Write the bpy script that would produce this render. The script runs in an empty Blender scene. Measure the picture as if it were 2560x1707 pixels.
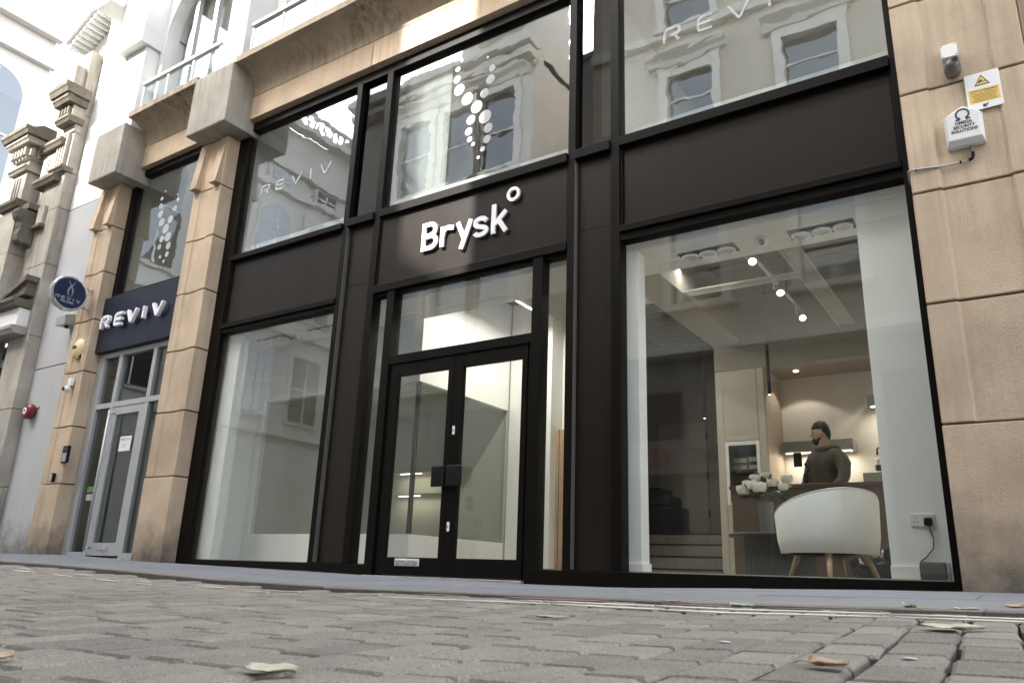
import bpy, bmesh, math, random
from mathutils import Vector, Matrix, noise
random.seed(11)
S = bpy.context.scene
COL = S.collection
R = math.radians

# ------------------------------------------------------------------ camera
cam_d = bpy.data.cameras.new('camera'); cam = bpy.data.objects.new('camera', cam_d); COL.objects.link(cam)
yaw, pit, rol = R(-34.195), R(16.915), R(2.0907)
fw = Vector((math.sin(yaw)*math.cos(pit), math.cos(yaw)*math.cos(pit), math.sin(pit)))
rt = Vector((math.cos(yaw), -math.sin(yaw), 0)); up = rt.cross(fw)
r2 = rt*math.cos(rol)+up*math.sin(rol); u2 = up*math.cos(rol)-rt*math.sin(rol)
mt = Matrix((r2, u2, -fw)).transposed().to_4x4(); mt.translation = Vector((0, -6, 0.0218))
cam.matrix_world = mt
cam_d.lens = 27.134; cam_d.sensor_width = 36; cam_d.sensor_fit = 'HORIZONTAL'
cam_d.clip_start = 0.02; cam_d.clip_end = 500
cam_d.dof.use_dof = True; cam_d.dof.focus_distance = 7.2; cam_d.dof.aperture_fstop = 13
S.camera = cam
# ------------------------------------------------------------------ sky, sun, exposure
SUN_EL, SUN_AZ = 38.0, 200.5          # azimuth clockwise from +Y
w = bpy.data.worlds.new('World'); S.world = w; w.use_nodes = True
nt = w.node_tree; bg = nt.nodes['Background']
sky = nt.nodes.new('ShaderNodeTexSky'); sky.sky_type = 'NISHITA'; sky.sun_disc = False
sky.sun_elevation = R(SUN_EL); sky.sun_rotation = R(SUN_AZ); sky.air_density = 1.0; sky.dust_density = 4.0; sky.ozone_density = 0.6
hs_ = nt.nodes.new('ShaderNodeHueSaturation'); hs_.inputs['Saturation'].default_value = .38; nt.links.new(sky.outputs[0], hs_.inputs['Color']); nt.links.new(hs_.outputs[0], bg.inputs[0]); bg.inputs[1].default_value = 0.15
sd = bpy.data.lights.new('sun', 'SUN'); sd.energy = 2.0; sd.angle = R(0.6); sd.color = (1, .95, .87)
so = bpy.data.objects.new('sun', sd); COL.objects.link(so)
sdir = Vector((math.sin(R(SUN_AZ))*math.cos(R(SUN_EL)), math.cos(R(SUN_AZ))*math.cos(R(SUN_EL)), math.sin(R(SUN_EL))))
so.rotation_euler = sdir.to_track_quat('Z', 'Y').to_euler(); so.location = (-4, -20, 25)
S.view_settings.view_transform = 'Standard'; S.view_settings.look = 'None'
S.view_settings.exposure = 3.1; S.view_settings.gamma = 1.0
S.render.engine = 'CYCLES'
S.cycles.use_denoising = True
S.cycles.max_bounces = 10; S.cycles.transparent_max_bounces = 16; S.cycles.glossy_bounces = 5; S.cycles.diffuse_bounces = 5
S.cycles.sample_clamp_indirect = 6.0; S.cycles.caustics_reflective = False; S.cycles.caustics_refractive = False
S.render.film_transparent = False

# ------------------------------------------------------------------ materials
MATS = {}
def nodes(name):
    m = bpy.data.materials.new(name); m.use_nodes = True
    t = m.node_tree; return m, t, t.nodes['Principled BSDF']
def N(t, typ, **kw):
    n = t.nodes.new(typ)
    for k, v in kw.items():
        if k in n.inputs: n.inputs[k].default_value = v
        else: setattr(n, k, v)
    return n
def mix(t, fac, a, b, blend='MIX'):
    m = t.nodes.new('ShaderNodeMix'); m.data_type = 'RGBA'; m.blend_type = blend
    for s, v in ((m.inputs[0], fac), (m.inputs[6], a), (m.inputs[7], b)):
        if hasattr(v, 'is_linked'): t.links.new(v, s)
        elif isinstance(v, (int, float)): s.default_value = v
        else: s.default_value = (*v, 1)
    return m.outputs[2]
def ramp(t, src, a, b, lo=0.0, hi=1.0):
    n = t.nodes.new('ShaderNodeMapRange'); t.links.new(src, n.inputs[0])
    n.inputs[1].default_value = a; n.inputs[2].default_value = b; n.inputs[3].default_value = lo; n.inputs[4].default_value = hi
    return n.outputs[0]
def M(name, col, rough=.6, var=.12, scale=6., bump=0., bscale=80., metal=0., rnd=0., spec=.5, streak=0., streakcol=(.1, .085, .07), speck=0., dirt=0., emit=None, coat=0., rvar=.09, sz=.55):
    """plain procedural surface: tone noise, per-object tint, grain, vertical run marks, ground dirt"""
    if name in MATS: return MATS[name]
    m, t, p = nodes(name); L = t.links.new
    geo = N(t, 'ShaderNodeNewGeometry'); pos = geo.outputs['Position']
    c = (*col,)
    n1 = N(t, 'ShaderNodeTexNoise', Scale=scale, Detail=6., Roughness=.6); L(pos, n1.inputs['Vector'])
    f1 = ramp(t, n1.outputs[0], .25, .75, 1-var, 1+var)
    vv = N(t, 'ShaderNodeCombineColor'); [L(f1, vv.inputs[i]) for i in range(3)]
    o = mix(t, 1., c, vv.outputs[0], 'MULTIPLY')
    if rnd:
        oi = N(t, 'ShaderNodeObjectInfo'); f = ramp(t, oi.outputs['Random'], 0, 1, 1-rnd, 1+rnd)
        v2 = N(t, 'ShaderNodeCombineColor'); [L(f, v2.inputs[i]) for i in range(3)]
        o = mix(t, 1., o, v2.outputs[0], 'MULTIPLY')
    if speck:
        n3 = N(t, 'ShaderNodeTexNoise', Scale=260., Detail=2.); L(pos, n3.inputs['Vector'])
        f = ramp(t, n3.outputs[0], .3, .7, 1-speck, 1+speck)
        v3 = N(t, 'ShaderNodeCombineColor'); [L(f, v3.inputs[i]) for i in range(3)]
        o = mix(t, 1., o, v3.outputs[0], 'MULTIPLY')
    if streak:
        mp = N(t, 'ShaderNodeMapping'); L(pos, mp.inputs[0]); mp.inputs['Scale'].default_value = (9, 9, sz)
        n2 = N(t, 'ShaderNodeTexNoise', Scale=1.4, Detail=5., Roughness=.65); L(mp.outputs[0], n2.inputs['Vector'])
        n2b = N(t, 'ShaderNodeTexNoise', Scale=.7, Detail=2.); L(pos, n2b.inputs['Vector'])
        mm = N(t, 'ShaderNodeMath', operation='MULTIPLY'); L(ramp(t, n2.outputs[0], .42, .72), mm.inputs[0]); L(ramp(t, n2b.outputs[0], .35, .65), mm.inputs[1])
        m2 = N(t, 'ShaderNodeMath', operation='MULTIPLY'); L(mm.outputs[0], m2.inputs[0]); m2.inputs[1].default_value = streak
        o = mix(t, m2.outputs[0], o, streakcol)
    if dirt:
        sp = N(t, 'ShaderNodeSeparateXYZ'); L(pos, sp.inputs[0])
        nd = N(t, 'ShaderNodeTexNoise', Scale=2.2, Detail=5., Roughness=.7); L(pos, nd.inputs['Vector'])
        a = N(t, 'ShaderNodeMath', operation='ADD'); L(ramp(t, sp.outputs[2], 0., 1.0, .55, -.25), a.inputs[0]); L(nd.outputs[0], a.inputs[1])
        o = mix(t, ramp(t, a.outputs[0], .55, 1.05, 0, dirt), o, (.085, .075, .062))
    L(o, p.inputs['Base Color'])
    p.inputs['Metallic'].default_value = metal; p.inputs['Specular IOR Level'].default_value = spec
    if coat: p.inputs['Coat Weight'].default_value = coat
    rr = N(t, 'ShaderNodeTexNoise', Scale=scale*1.7, Detail=4.); L(pos, rr.inputs['Vector'])
    L(ramp(t, rr.outputs[0], .2, .8, max(.02, rough-rvar), min(1, rough+rvar)), p.inputs['Roughness'])
    if bump:
        nb = N(t, 'ShaderNodeTexNoise', Scale=bscale, Detail=6., Roughness=.65); L(pos, nb.inputs['Vector'])
        b = N(t, 'ShaderNodeBump', Strength=bump, Distance=.01); L(nb.outputs[0], b.inputs['Height']); L(b.outputs[0], p.inputs['Normal'])
    if emit:
        p.inputs['Emission Color'].default_value = (*emit[0], 1); p.inputs['Emission Strength'].default_value = emit[1]
    MATS[name] = m; return m
def glass(name, f0, tint=(1, 1, 1), wave=0.0, wscale=.9, rough=0.0, dust_haze=0.0):
    if name in MATS: return MATS[name]
    m, t, p = nodes(name); t.nodes.remove(p); L = t.links.new; out = t.nodes['Material Output']
    geo = N(t, 'ShaderNodeNewGeometry')
    d = N(t, 'ShaderNodeVectorMath', operation='DOT_PRODUCT'); L(geo.outputs['Normal'], d.inputs[0]); L(geo.outputs['Incoming'], d.inputs[1])
    ab = N(t, 'ShaderNodeMath', operation='ABSOLUTE'); L(d.outputs['Value'], ab.inputs[0])
    sb = N(t, 'ShaderNodeMath', operation='SUBTRACT'); sb.inputs[0].default_value = 1; L(ab.outputs[0], sb.inputs[1])
    pw = N(t, 'ShaderNodeMath', operation='POWER'); L(sb.outputs[0], pw.inputs[0]); pw.inputs[1].default_value = 5
    fr = ramp(t, pw.outputs[0], 0, 1, f0, 1)
    tr = N(t, 'ShaderNodeBsdfTransparent'); tr.inputs[0].default_value = (*tint, 1)
    gl = N(t, 'ShaderNodeBsdfGlossy', Roughness=rough); gl.inputs[0].default_value = (.96, .98, 1, 1)
    if wave:
        mp = N(t, 'ShaderNodeMapping'); L(geo.outputs['Position'], mp.inputs[0]); mp.inputs['Scale'].default_value = (1, 1, 1.6)
        nz = N(t, 'ShaderNodeTexNoise', Scale=wscale, Detail=3., Roughness=.45); L(mp.outputs[0], nz.inputs['Vector'])
        b = N(t, 'ShaderNodeBump', Strength=1., Distance=wave); L(nz.outputs[0], b.inputs['Height']); L(b.outputs[0], gl.inputs['Normal'])
    ms = N(t, 'ShaderNodeMixShader'); L(fr, ms.inputs[0]); L(tr.outputs[0], ms.inputs[1]); L(gl.outputs[0], ms.inputs[2]); L(ms.outputs[0], out.inputs[0])
    if dust_haze:      # thin film of street dust and painted milky haze, with wiped streaks
        mp2 = N(t, 'ShaderNodeMapping'); L(geo.outputs['Position'], mp2.inputs[0]); mp2.inputs['Scale'].default_value = (3, 3, .8)
        nd = N(t, 'ShaderNodeTexNoise', Scale=1.6, Detail=6., Roughness=.65); L(mp2.outputs[0], nd.inputs['Vector'])
        df = N(t, 'ShaderNodeBsdfDiffuse'); df.inputs[0].default_value = (.62, .6, .55, 1)
        m3 = N(t, 'ShaderNodeMixShader'); L(ramp(t, nd.outputs[0], .3, .75, dust_haze*.35, dust_haze*1.3), m3.inputs[0]); L(ms.outputs[0], m3.inputs[1]); L(df.outputs[0], m3.inputs[2]); L(m3.outputs[0], out.inputs[0])
    MATS[name] = m; return m
def emis(name, col, s):
    if name in MATS: return MATS[name]
    m, t, p = nodes(name); t.nodes.remove(p); e = N(t, 'ShaderNodeEmission', Strength=s); e.inputs[0].default_value = (*col, 1)
    t.links.new(e.outputs[0], t.nodes['Material Output'].inputs[0]); MATS[name] = m; return m

STONE = M('sandstone', (.49, .382, .272), .85, .2, 1.8, .55, 130, rnd=.12, speck=.28, streak=.6, streakcol=(.2, .15, .105), dirt=.95)
STONE2 = M('sandstone_weathered', (.385, .312, .232), .88, .16, 3., .3, 110, rnd=.05, speck=.13, streak=.95, streakcol=(.10, .082, .06))
CAPST = M('capital_stone', (.33, .305, .262), .9, .22, 3., .5, 90, rnd=.05, speck=.2, streak=.9, streakcol=(.13, .125, .1))
ORN = M('ornate_stone', (.35, .325, .282), .88, .25, 2.5, .35, 90, rnd=.06, speck=.1, streak=.9, streakcol=(.13, .11, .085), dirt=.8)
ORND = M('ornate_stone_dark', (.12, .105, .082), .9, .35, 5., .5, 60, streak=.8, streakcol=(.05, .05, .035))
MORTAR = M('mortar', (.1, .07, .047), .95, .2, 20)
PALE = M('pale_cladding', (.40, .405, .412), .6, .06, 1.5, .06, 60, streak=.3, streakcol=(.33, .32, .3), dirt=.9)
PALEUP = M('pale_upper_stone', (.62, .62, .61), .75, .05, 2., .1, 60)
FRAME = M('black_frame_paint', (.005, .0038, .0026), .45, .1, 5., 0, 30, rvar=.03, spec=.1)
PANEL = M('black_panel_paint', (.0135, .0102, .007), .3, .04, 2., 0, 12, spec=.26, rvar=.015, sz=.05, streak=.55, streakcol=(.004, .0032, .0025))
ALU = M('grey_aluminium', (.40, .415, .42), .42, .06, 4., metal=.25)
STEEL = M('brushed_steel', (.55, .55, .54), .28, .06, 12., metal=1.)
WHITE = M('white_paint', (.74, .74, .735), .55, .04, 3.)
WALLW = M('interior_white_wall', (.82, .82, .80), .8, .03, 2.)
WALLG = M('interior_grey_wall', (.47, .46, .405), .85, .05, 2.)
WALLT = M('interior_taupe_wall', (.23, .2, .155), .85, .05, 2.)
LETTER = M('white_letter_acrylic', (.8, .8, .81), .4, .02, 3.)
LSIDE = M('letter_return_brown', (.16, .11, .095), .5)  # brown sides behind the white letter faces
NAVY = M('navy_panel', (.007, .0105, .027), .42, .2, 2., spec=.3, streak=.3, streakcol=(.02, .028, .05))
NAVYD = M('navy_disc', (.009, .019, .062), .4, .05, 3., spec=.3)
GLASS = glass('shop_glass', .05, (.97, .985, .975), dust_haze=.011)
GLASSL = glass('left_shop_glass', .06, (.97, .985, .975), dust_haze=.03)  # heavier film paints the milky sky reflection into this pane
GLASSD = glass('door_glass', .05, (.965, .98, .965), dust_haze=.012)
GLASSU = glass('upper_glass', .15, (.85, .88, .88), dust_haze=.025, wave=.0022, wscale=1.3)
GLASSK = glass('dark_upper_glass', .045, (.35, .33, .3), wave=.002)
GLASSR = glass('entrance_glass', .06, (.75, .8, .78))
GLASSO = glass('opposite_glass', .2, (.25, .3, .33), wave=.002)
GLASSN = glass('bank_glass', .02, (.2, .22, .23))
GLASSB = glass('balustrade_glass', .12, (.88, .93, .93))
VINYL = M('white_window_vinyl', (.62, .63, .64), .5, .02); VINYL.node_tree.nodes['Principled BSDF'].inputs['Alpha'].default_value = .45
RUBBER = M('black_plastic', (.005, .0048, .0045), .5, .1, spec=.2)
# ------------------------------------------------------------------ mesh helpers
def wloc(o):
    v = Vector((0, 0, 0))
    while o is not None: v += o.location; o = o.parent
    return v
class MB:
    def __init__(s): s.v = []; s.f = []
    def add(s, vs, fs):
        b = len(s.v); s.v += [tuple(x) for x in vs]; s.f += [tuple(b+i for i in f) for f in fs]; return s
    def box(s, x0, x1, y0, y1, z0, z1):
        return s.add([(x0, y0, z0), (x1, y0, z0), (x1, y1, z0), (x0, y1, z0), (x0, y0, z1), (x1, y0, z1), (x1, y1, z1), (x0, y1, z1)],
                     [(3, 2, 1, 0), (4, 5, 6, 7), (0, 1, 5, 4), (1, 2, 6, 5), (2, 3, 7, 6), (3, 0, 4, 7)])
    def prism(s, pts, axis, a, b):
        n = len(pts)
        def P(p, t): return {'y': (p[0], t, p[1]), 'x': (t, p[0], p[1]), 'z': (p[0], p[1], t)}[axis]
        vs = [P(p, a) for p in pts]+[P(p, b) for p in pts]
        fs = [tuple(range(n))[::-1], tuple(range(n, 2*n))]+[(i, (i+1) % n, n+(i+1) % n, n+i) for i in range(n)]
        return s.add(vs, fs)
    def ring(s, c, u, v, r, n): return [Vector(c)+Vector(u)*(math.cos(2*math.pi*i/n)*r)+Vector(v)*(math.sin(2*math.pi*i/n)*r) for i in range(n)]
    def tube(s, path, r, n=8, caps=True):
        P = [Vector(p) for p in path]; rs = r if isinstance(r, (list, tuple)) else [r]*len(P); vs = []; fs = []
        prev = None
        for i, p in enumerate(P):
            d = (P[min(i+1, len(P)-1)]-P[max(i-1, 0)]).normalized()
            if prev is None: a = d.orthogonal().normalized()
            else: a = (prev-d*prev.dot(d)).normalized()
            prev = a; vs += s.ring(p, a, d.cross(a), rs[i], n)
        for i in range(len(P)-1):
            for k in range(n): fs.append((i*n+k, i*n+(k+1) % n, (i+1)*n+(k+1) % n, (i+1)*n+k))
        if caps: fs.append(tuple(range(n))[::-1]); fs.append(tuple(range((len(P)-1)*n, len(P)*n)))
        return s.add(vs, fs)
    def lathe(s, prof, c, n=24, axis='z'):
        vs = []; fs = []
        for r, h in prof:
            for k in range(n):
                a = 2*math.pi*k/n; x, y = r*math.cos(a), r*math.sin(a)
                q = {'z': (x, y, h), 'y': (x, h, y), 'x': (h, x, y)}[axis]; vs.append((c[0]+q[0], c[1]+q[1], c[2]+q[2]))
        m = len(prof)
        for i in range(m-1):
            for k in range(n): fs.append((i*n+k, i*n+(k+1) % n, (i+1)*n+(k+1) % n, (i+1)*n+k))
        fs.append(tuple(range(n))[::-1]); fs.append(tuple(range((m-1)*n, m*n)))
        return s.add(vs, fs)
    def ell(s, c, rx, ry, rz, n=16, m=10, fn=None):
        vs = []; fs = []
        for i in range(m+1):
            t = math.pi*i/m
            for k in range(n):
                a = 2*math.pi*k/n; d = Vector((math.sin(t)*math.cos(a), math.sin(t)*math.sin(a), math.cos(t)))
                q = 1.0 if fn is None else fn(d)
                vs.append((c[0]+d.x*rx*q, c[1]+d.y*ry*q, c[2]+d.z*rz*q))
        for i in range(m):
            for k in range(n): fs.append((i*n+k, (i+1)*n+k, (i+1)*n+(k+1) % n, i*n+(k+1) % n))
        return s.add(vs, fs)
    def ribbon(s, pts, wd, f, d0, d1, closed=False):
        """stroke of width wd along 2-D pts, mapped by f(a, b, depth)"""
        n = len(pts); Ls = []; Rs = []
        P = [Vector(p) for p in pts]
        for i in range(n):
            if closed: a, b = P[i-1], P[(i+1) % n]
            else: a, b = P[max(i-1, 0)], P[min(i+1, n-1)]
            d1_ = (P[i]-a).normalized() if (P[i]-a).length > 1e-9 else (b-P[i]).normalized()
            d2_ = (b-P[i]).normalized() if (b-P[i]).length > 1e-9 else d1_
            t = (d1_+d2_).normalized(); nn = Vector((-t.y, t.x)); k = wd/2/max(.45, nn.dot(Vector((-d1_.y, d1_.x))))
            Ls.append(P[i]+nn*k); Rs.append(P[i]-nn*k)
        vs = [f(p.x, p.y, d) for d in (d0, d1) for p in Ls+Rs]; fs = []; o = 2*n
        for i in range(n if closed else n-1):
            j = (i+1) % n
            fs += [(i, j, n+j, n+i), (o+n+i, o+n+j, o+j, o+i), (i, o+i, o+j, j), (n+j, o+n+j, o+n+i, n+i)]
        if not closed: fs += [(0, n, o+n, o), (n-1, o+n-1, o+2*n-1, 2*n-1)]
        return s.add(vs, fs)
    def build(s, name, mat, parent=None, bevel=0., smooth=False, kind=None, weld=False, loc=None, subsurf=0, label=None):
        off = wloc(parent) if parent else (Vector(loc) if loc else Vector((0, 0, 0)))
        me = bpy.data.meshes.new(name); me.from_pydata([(a-off.x, b-off.y, c-off.z) for a, b, c in s.v], [], s.f); me.validate()
        bm = bmesh.new(); bm.from_mesh(me)
        if weld: bmesh.ops.remove_doubles(bm, verts=bm.verts, dist=1e-5)
        bmesh.ops.recalc_face_normals(bm, faces=bm.faces)
        if smooth:
            for f in bm.faces: f.smooth = True
        bm.to_mesh(me); bm.free()
        o = bpy.data.objects.new(name, me); COL.objects.link(o); me.materials.append(mat)
        if parent: o.parent = parent
        elif loc: o.location = loc
        if bevel:
            b = o.modifiers.new('bevel', 'BEVEL'); b.width = bevel; b.segments = 2; b.limit_method = 'ANGLE'; b.angle_limit = R(40); b.harden_normals = False
        if subsurf:
            q = o.modifiers.new('sub', 'SUBSURF'); q.levels = subsurf; q.render_levels = subsurf
        if kind: o['kind'] = kind
        if label: o['label'] = label
        return o
def box(name, mat, parent, x0, x1, y0, y1, z0, z1, bevel=.003, **k): return MB().box(x0, x1, y0, y1, z0, z1).build(name, mat, parent, bevel, **k)
def thing(name, label, cat, loc, group=None):
    o = bpy.data.objects.new(name, None); COL.objects.link(o); o.location = loc; o['label'] = label; o['category'] = cat
    if group: o['group'] = group
    o.empty_display_size = .1
    return o
def tag(o, label, cat, group=None):
    o['label'] = label; o['category'] = cat
    if group: o['group'] = group
    return o
def struct(o): o['kind'] = 'structure'; return o
def lerp_tab(tab, x):
    if x <= tab[0][0]: return tab[0][1]
    for (a, p), (b, q) in zip(tab, tab[1:]):
        if x <= b: t = (x-a)/(b-a); return p+(q-p)*t
    return tab[-1][1]
def text_mb(body, size, depth, fn, offset=0., sx=1.0, align='LEFT', spacing=1.0):
    """text as a mesh; fn(a, b, depth) maps it to the place"""
    cu = bpy.data.curves.new('tmp', 'FONT'); cu.body = body; cu.size = size; cu.extrude = .5; cu.offset = offset; cu.align_x = align; cu.space_character = spacing; cu.resolution_u = 6
    ob = bpy.data.objects.new('tmp', cu); COL.objects.link(ob); dg = bpy.context.evaluated_depsgraph_get(); dg.update()
    me = bpy.data.meshes.new_from_object(ob.evaluated_get(dg))
    mb = MB(); mb.add([fn(v.co.x*sx, v.co.y, (v.co.z+.5)*depth) for v in me.vertices], [tuple(p.vertices) for p in me.polygons])
    bpy.data.objects.remove(ob); bpy.data.curves.remove(cu); bpy.data.meshes.remove(me)
    return mb
REV = {'R': [[(0, 0), (.04, .68), (.1, .85), (.24, .95), (.82, .95), (.95, .85), (.95, .62), (.84, .48), (.42, .46)], [(.62, .45), (.9, 0)]],
       'E': [[(.98, .95), (.28, .95), (.1, .85), (.04, .7), (.02, .25), (.08, .1), (.2, .05), (.9, .05)], [(.06, .5), (.9, .5)]],
       'V': [[(.02, 1), (.46, .04), (.54, .04), (.98, 1)]], 'I': [[(.5, 0), (.5, 1)]]}
def rev_letter(ch, x, z, wd, h, stroke, d0, d1, fmap):
    mb = MB()
    for k, st in enumerate(REV[ch]):
        mb.ribbon([(x+p[0]*wd, z+p[1]*h) for p in st], stroke, fmap, d0+k*.0012, d1)
    return mb
FAC = lambda y: (lambda a, b, d: (a, y-d, b))      # on a wall facing -y, depth towards the street
# ================================================================== ground
ZK = [(-26, .05), (-12, .02), (-8, .0), (-6.2, -.011), (-5.1, -.024), (-4.1, -.055), (-3.5, -.063), (-2.9, -.065), (-1.5, -.05), (-.74, -.045), (-.08, -.027), (1.5, -.01), (6, .0)]
ZB = [(-26, .12), (-12.7, .089), (-11.7, .097), (-10, .057), (-8.93, .034), (-6.56, -.001), (-5.76, -.016), (-3.8, -.037), (-3, -.039), (-1.6, .007), (-.5, .036), (.5, .045), (6, .06)]
KERB = -3.25
def ground(x, y):
    k = lerp_tab(ZK, x)
    if y >= KERB: t = min(1, (y-KERB)/(-KERB)); return k+(lerp_tab(ZB, x)-k)*t
    z = k+.03*(max(y, -7.3)-KERB)
    return z+.007*noise.noise(Vector((x*1.1, y*1.3, 3.1)))*min(1, (KERB-y)*3)
def sheet(xs, ys, fn):
    mb = MB(); n = len(xs)
    mb.add([(x, y, fn(x, y)) for y in ys for x in xs], [(j*n+i, j*n+i+1, (j+1)*n+i+1, (j+1)*n+i) for j in range(len(ys)-1) for i in range(n-1)])
    return mb
def lin(a, b, n): return [a+(b-a)*i/n for i in range(n+1)]
ROADB = M('road_bed', (.022, .019, .015), .95, .3, 12., .3, 90)
SETT = M('granite_sett', (.228, .206, .168), .82, .16, 9., .35, 260, rnd=.17, speck=.38, spec=.3)
SLAB = M('paving_slab', (.168, .178, .19), .75, .1, 5., .15, 160, rnd=.06, speck=.1, streak=0)
KERBM = M('kerb_stone', (.2, .185, .165), .8, .12, 7., .3, 160, rnd=.08, speck=.16)
LINE = M('road_line_paint', (.62, .59, .5), .7, .18, 22., .25, 160)
REDL = M('faded_red_paint', (.27, .18, .165), .8, .35, 14., .2, 120)
FARG = M('far_ground', (.17, .165, .155), .85, .1, 3.)
gsh = MB(); gsh.box(-130, 130, -130, 130, -1.2, -.42)
go = struct(gsh.build('ground', FARG))
road = sheet(lin(-26, 6, 80), lin(-7.6, KERB, 14), lambda x, y: ground(x, y)-.017).build('road', ROADB); struct(road)
# setts: columns laid across the street, a few degrees off square
setts = []
cw, tl = .102, math.tan(R(2.6))
for i in range(-218, 48):
    y = KERB-.06-random.random()*.2
    while y > -7.4:
        ln = random.uniform(.15, .225); yc = y-ln/2; xc = i*cw+(yc+4.2)*(-tl)+random.uniform(-.004, .004)
        if -22 < xc < 4.2: setts.append((xc, yc, ln))
        y -= ln+.004
def sett_geom(wx, ly, seed):
    rnd = random.Random(seed); hx, hy = wx/2, ly/2; b = .007
    J = lambda: rnd.uniform(-.004, .004)
    outer = [(-hx+J(), -hy+J()), (hx+J(), -hy+J()), (hx+J(), hy+J()), (-hx+J(), hy+J())]
    top = [(x*(1-b/hx), y*(1-b/hy)) for x, y in outer]
    vs = [(x, y, -.03) for x, y in outer]+[(x, y, -.006+rnd.uniform(-.0015, .0015)) for x, y in outer]+[(x, y, rnd.uniform(-.0004, .0004)) for x, y in top]+[(rnd.uniform(-.01, .01), rnd.uniform(-.02, .02), .0008)]
    fs = []
    for k in range(4):
        j = (k+1) % 4; fs += [(k, j, 4+j, 4+k), (4+k, 4+j, 8+j, 8+k), (8+k, 8+j, 12)]
    return vs, fs
mtw = cam.matrix_world.inverted()
def inframe(x, y, z, mg=.04):
    q = mtw @ Vector((x, y, z))
    if q.z > -.05: return False
    k = 27.134/36; u = q.x/-q.z*k; v = q.y/-q.z*k
    return abs(u) < .5+mg and abs(v) < .333+mg
vis = sorted([s for s in setts if inframe(s[0], s[1], ground(s[0], s[1]))], key=lambda s: (s[0])**2+(s[1]+6)**2)
near = set(vis[:300]); var = []
for k in range(8):
    me = bpy.data.meshes.new('sett'); vs, fs = sett_geom(cw-.008, .19, 40+k); me.from_pydata(vs, [], fs); me.materials.append(SETT); var.append(me)
far = MB()
for k, s in enumerate(setts):
    x, y, ln = s; z = ground(x, y)+random.uniform(-.0007, .0007)
    rx, ry = (ground(x, y+.08)-ground(x, y-.08))/.16+random.uniform(-.0025, .0025), -(ground(x+.06, y)-ground(x-.06, y))/.12+random.uniform(-.004, .004)
    if s in near:
        o = bpy.data.objects.new('sett', var[k % 8]); COL.objects.link(o); o.parent = road; o.location = (x, y, z); o.rotation_euler = (rx, ry, R(2.6)); o.scale = (1, (ln-.008)/.19, 1)
    else:
        vs, fs = sett_geom(cw-.008, ln-.008, k % 60)
        far.add([(x+a-b*tl, y+b, z+c+b*rx-a*ry) for a, b, c in vs], fs)
far.build('distant_setts', SETT, road, kind='stuff')
# painted double line (broken and patchy), faded red strip by the kerb
def strip(x0, x1, yc, wd, mat, name, lift):
    n = max(2, int(abs(x1-x0)/.06)); mb = MB(); vs = []; fs = []
    for i in range(n+1):
        x = x0+(x1-x0)*i/n; j = .006*noise.noise(Vector((x*6, yc, 1))); k = .008*noise.noise(Vector((x*9, yc, 5)))
        e = (.3 if i in (0, n) else .75 if i in (1, n-1) else 1)
        for yy, dz in ((yc-wd/2*e+j, 0), (yc+wd/2*e+k, 0), (yc+wd/2*e+k, -.0035), (yc-wd/2*e+j, -.0035)):
            vs.append((x, yy, ground(x, yy)+lift+dz))
    for i in range(n):
        a = i*4; b = a+4; fs += [(a+q, a+(q+1) % 4, b+(q+1) % 4, b+q) for q in range(4)]
    fs += [(0, 1, 2, 3), (n*4+3, n*4+2, n*4+1, n*4)]
    return mb.add(vs, fs).build(name, mat, road)
for yc in (-3.6, -3.735):
    x = 3.0
    while x > -5.2:
        dens = 1 if x > -1.45 else .5
        ln = random.uniform(.3, .75) if dens == 1 else random.uniform(.08, .26)
        strip(x-ln, x, yc+random.uniform(-.006, .006), .042, LINE, 'painted_line', .0042)
        x -= ln+(random.uniform(.004, .016) if dens == 1 else random.uniform(.15, .7))
for a, b in ((-.75, -.58), (-1.1, -.83), (-1.75, -1.28), (-2.15, -1.95), (-.56, -.42)):
    strip(a, b, -3.42+random.uniform(-.02, .02), .06, REDL, 'red_line', .004)
# pavement: bed, slabs, kerb stones
pave = sheet(lin(-26, 6, 60), lin(KERB+.02, .6, 8), lambda x, y: ground(x, y)-.03).build('pavement', ROADB); struct(pave)
def flag(x0, x1, y0, y1, mat, name, lift=0., skew=0.):
    b = .006; mb = MB(); Q = [(x0, y0), (x1, y0), (x1, y1), (x0, y1)]
    Q = [(x+skew*(y+1.6), y) for x, y in Q]; cx, cy = sum(q[0] for q in Q)/4, sum(q[1] for q in Q)/4
    inn = [(x+(b if x < cx else -b), y+(b if y < cy else -b)) for x, y in Q]
    dz = random.uniform(-.0015, .0025)+lift
    vs = [(x, y, ground(x, y)-.05) for x, y in Q]+[(x, y, ground(x, y)-.006+dz) for x, y in Q]+[(x, y, ground(x, y)+dz) for x, y in inn]
    fs = []
    for k in range(4): j = (k+1) % 4; fs += [(k, j, 4+j, 4+k), (4+k, 4+j, 8+j, 8+k)]
    fs.append((8, 9, 10, 11)); return mb.add(vs, fs).build(name, mat, pave)
for r_, (ya, yb) in enumerate(((-2.93, -2.02), (-2.015, -1.1), (-1.095, -.35), (-.345, .05))):
    x = 3.2-r_*.35
    while x > -22:
        ln = random.uniform(.75, 1.25); flag(x-ln+.005, x, ya, yb, SLAB, 'paving_slab', skew=-.02); x -= ln
x = 3.4
while x > -22:
    ln = random.uniform(.85, .95); flag(x-ln+.006, x, KERB, KERB+.312, KERBM, 'kerb_stone', lift=.006 if x > -2 else .014); x -= ln

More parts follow.
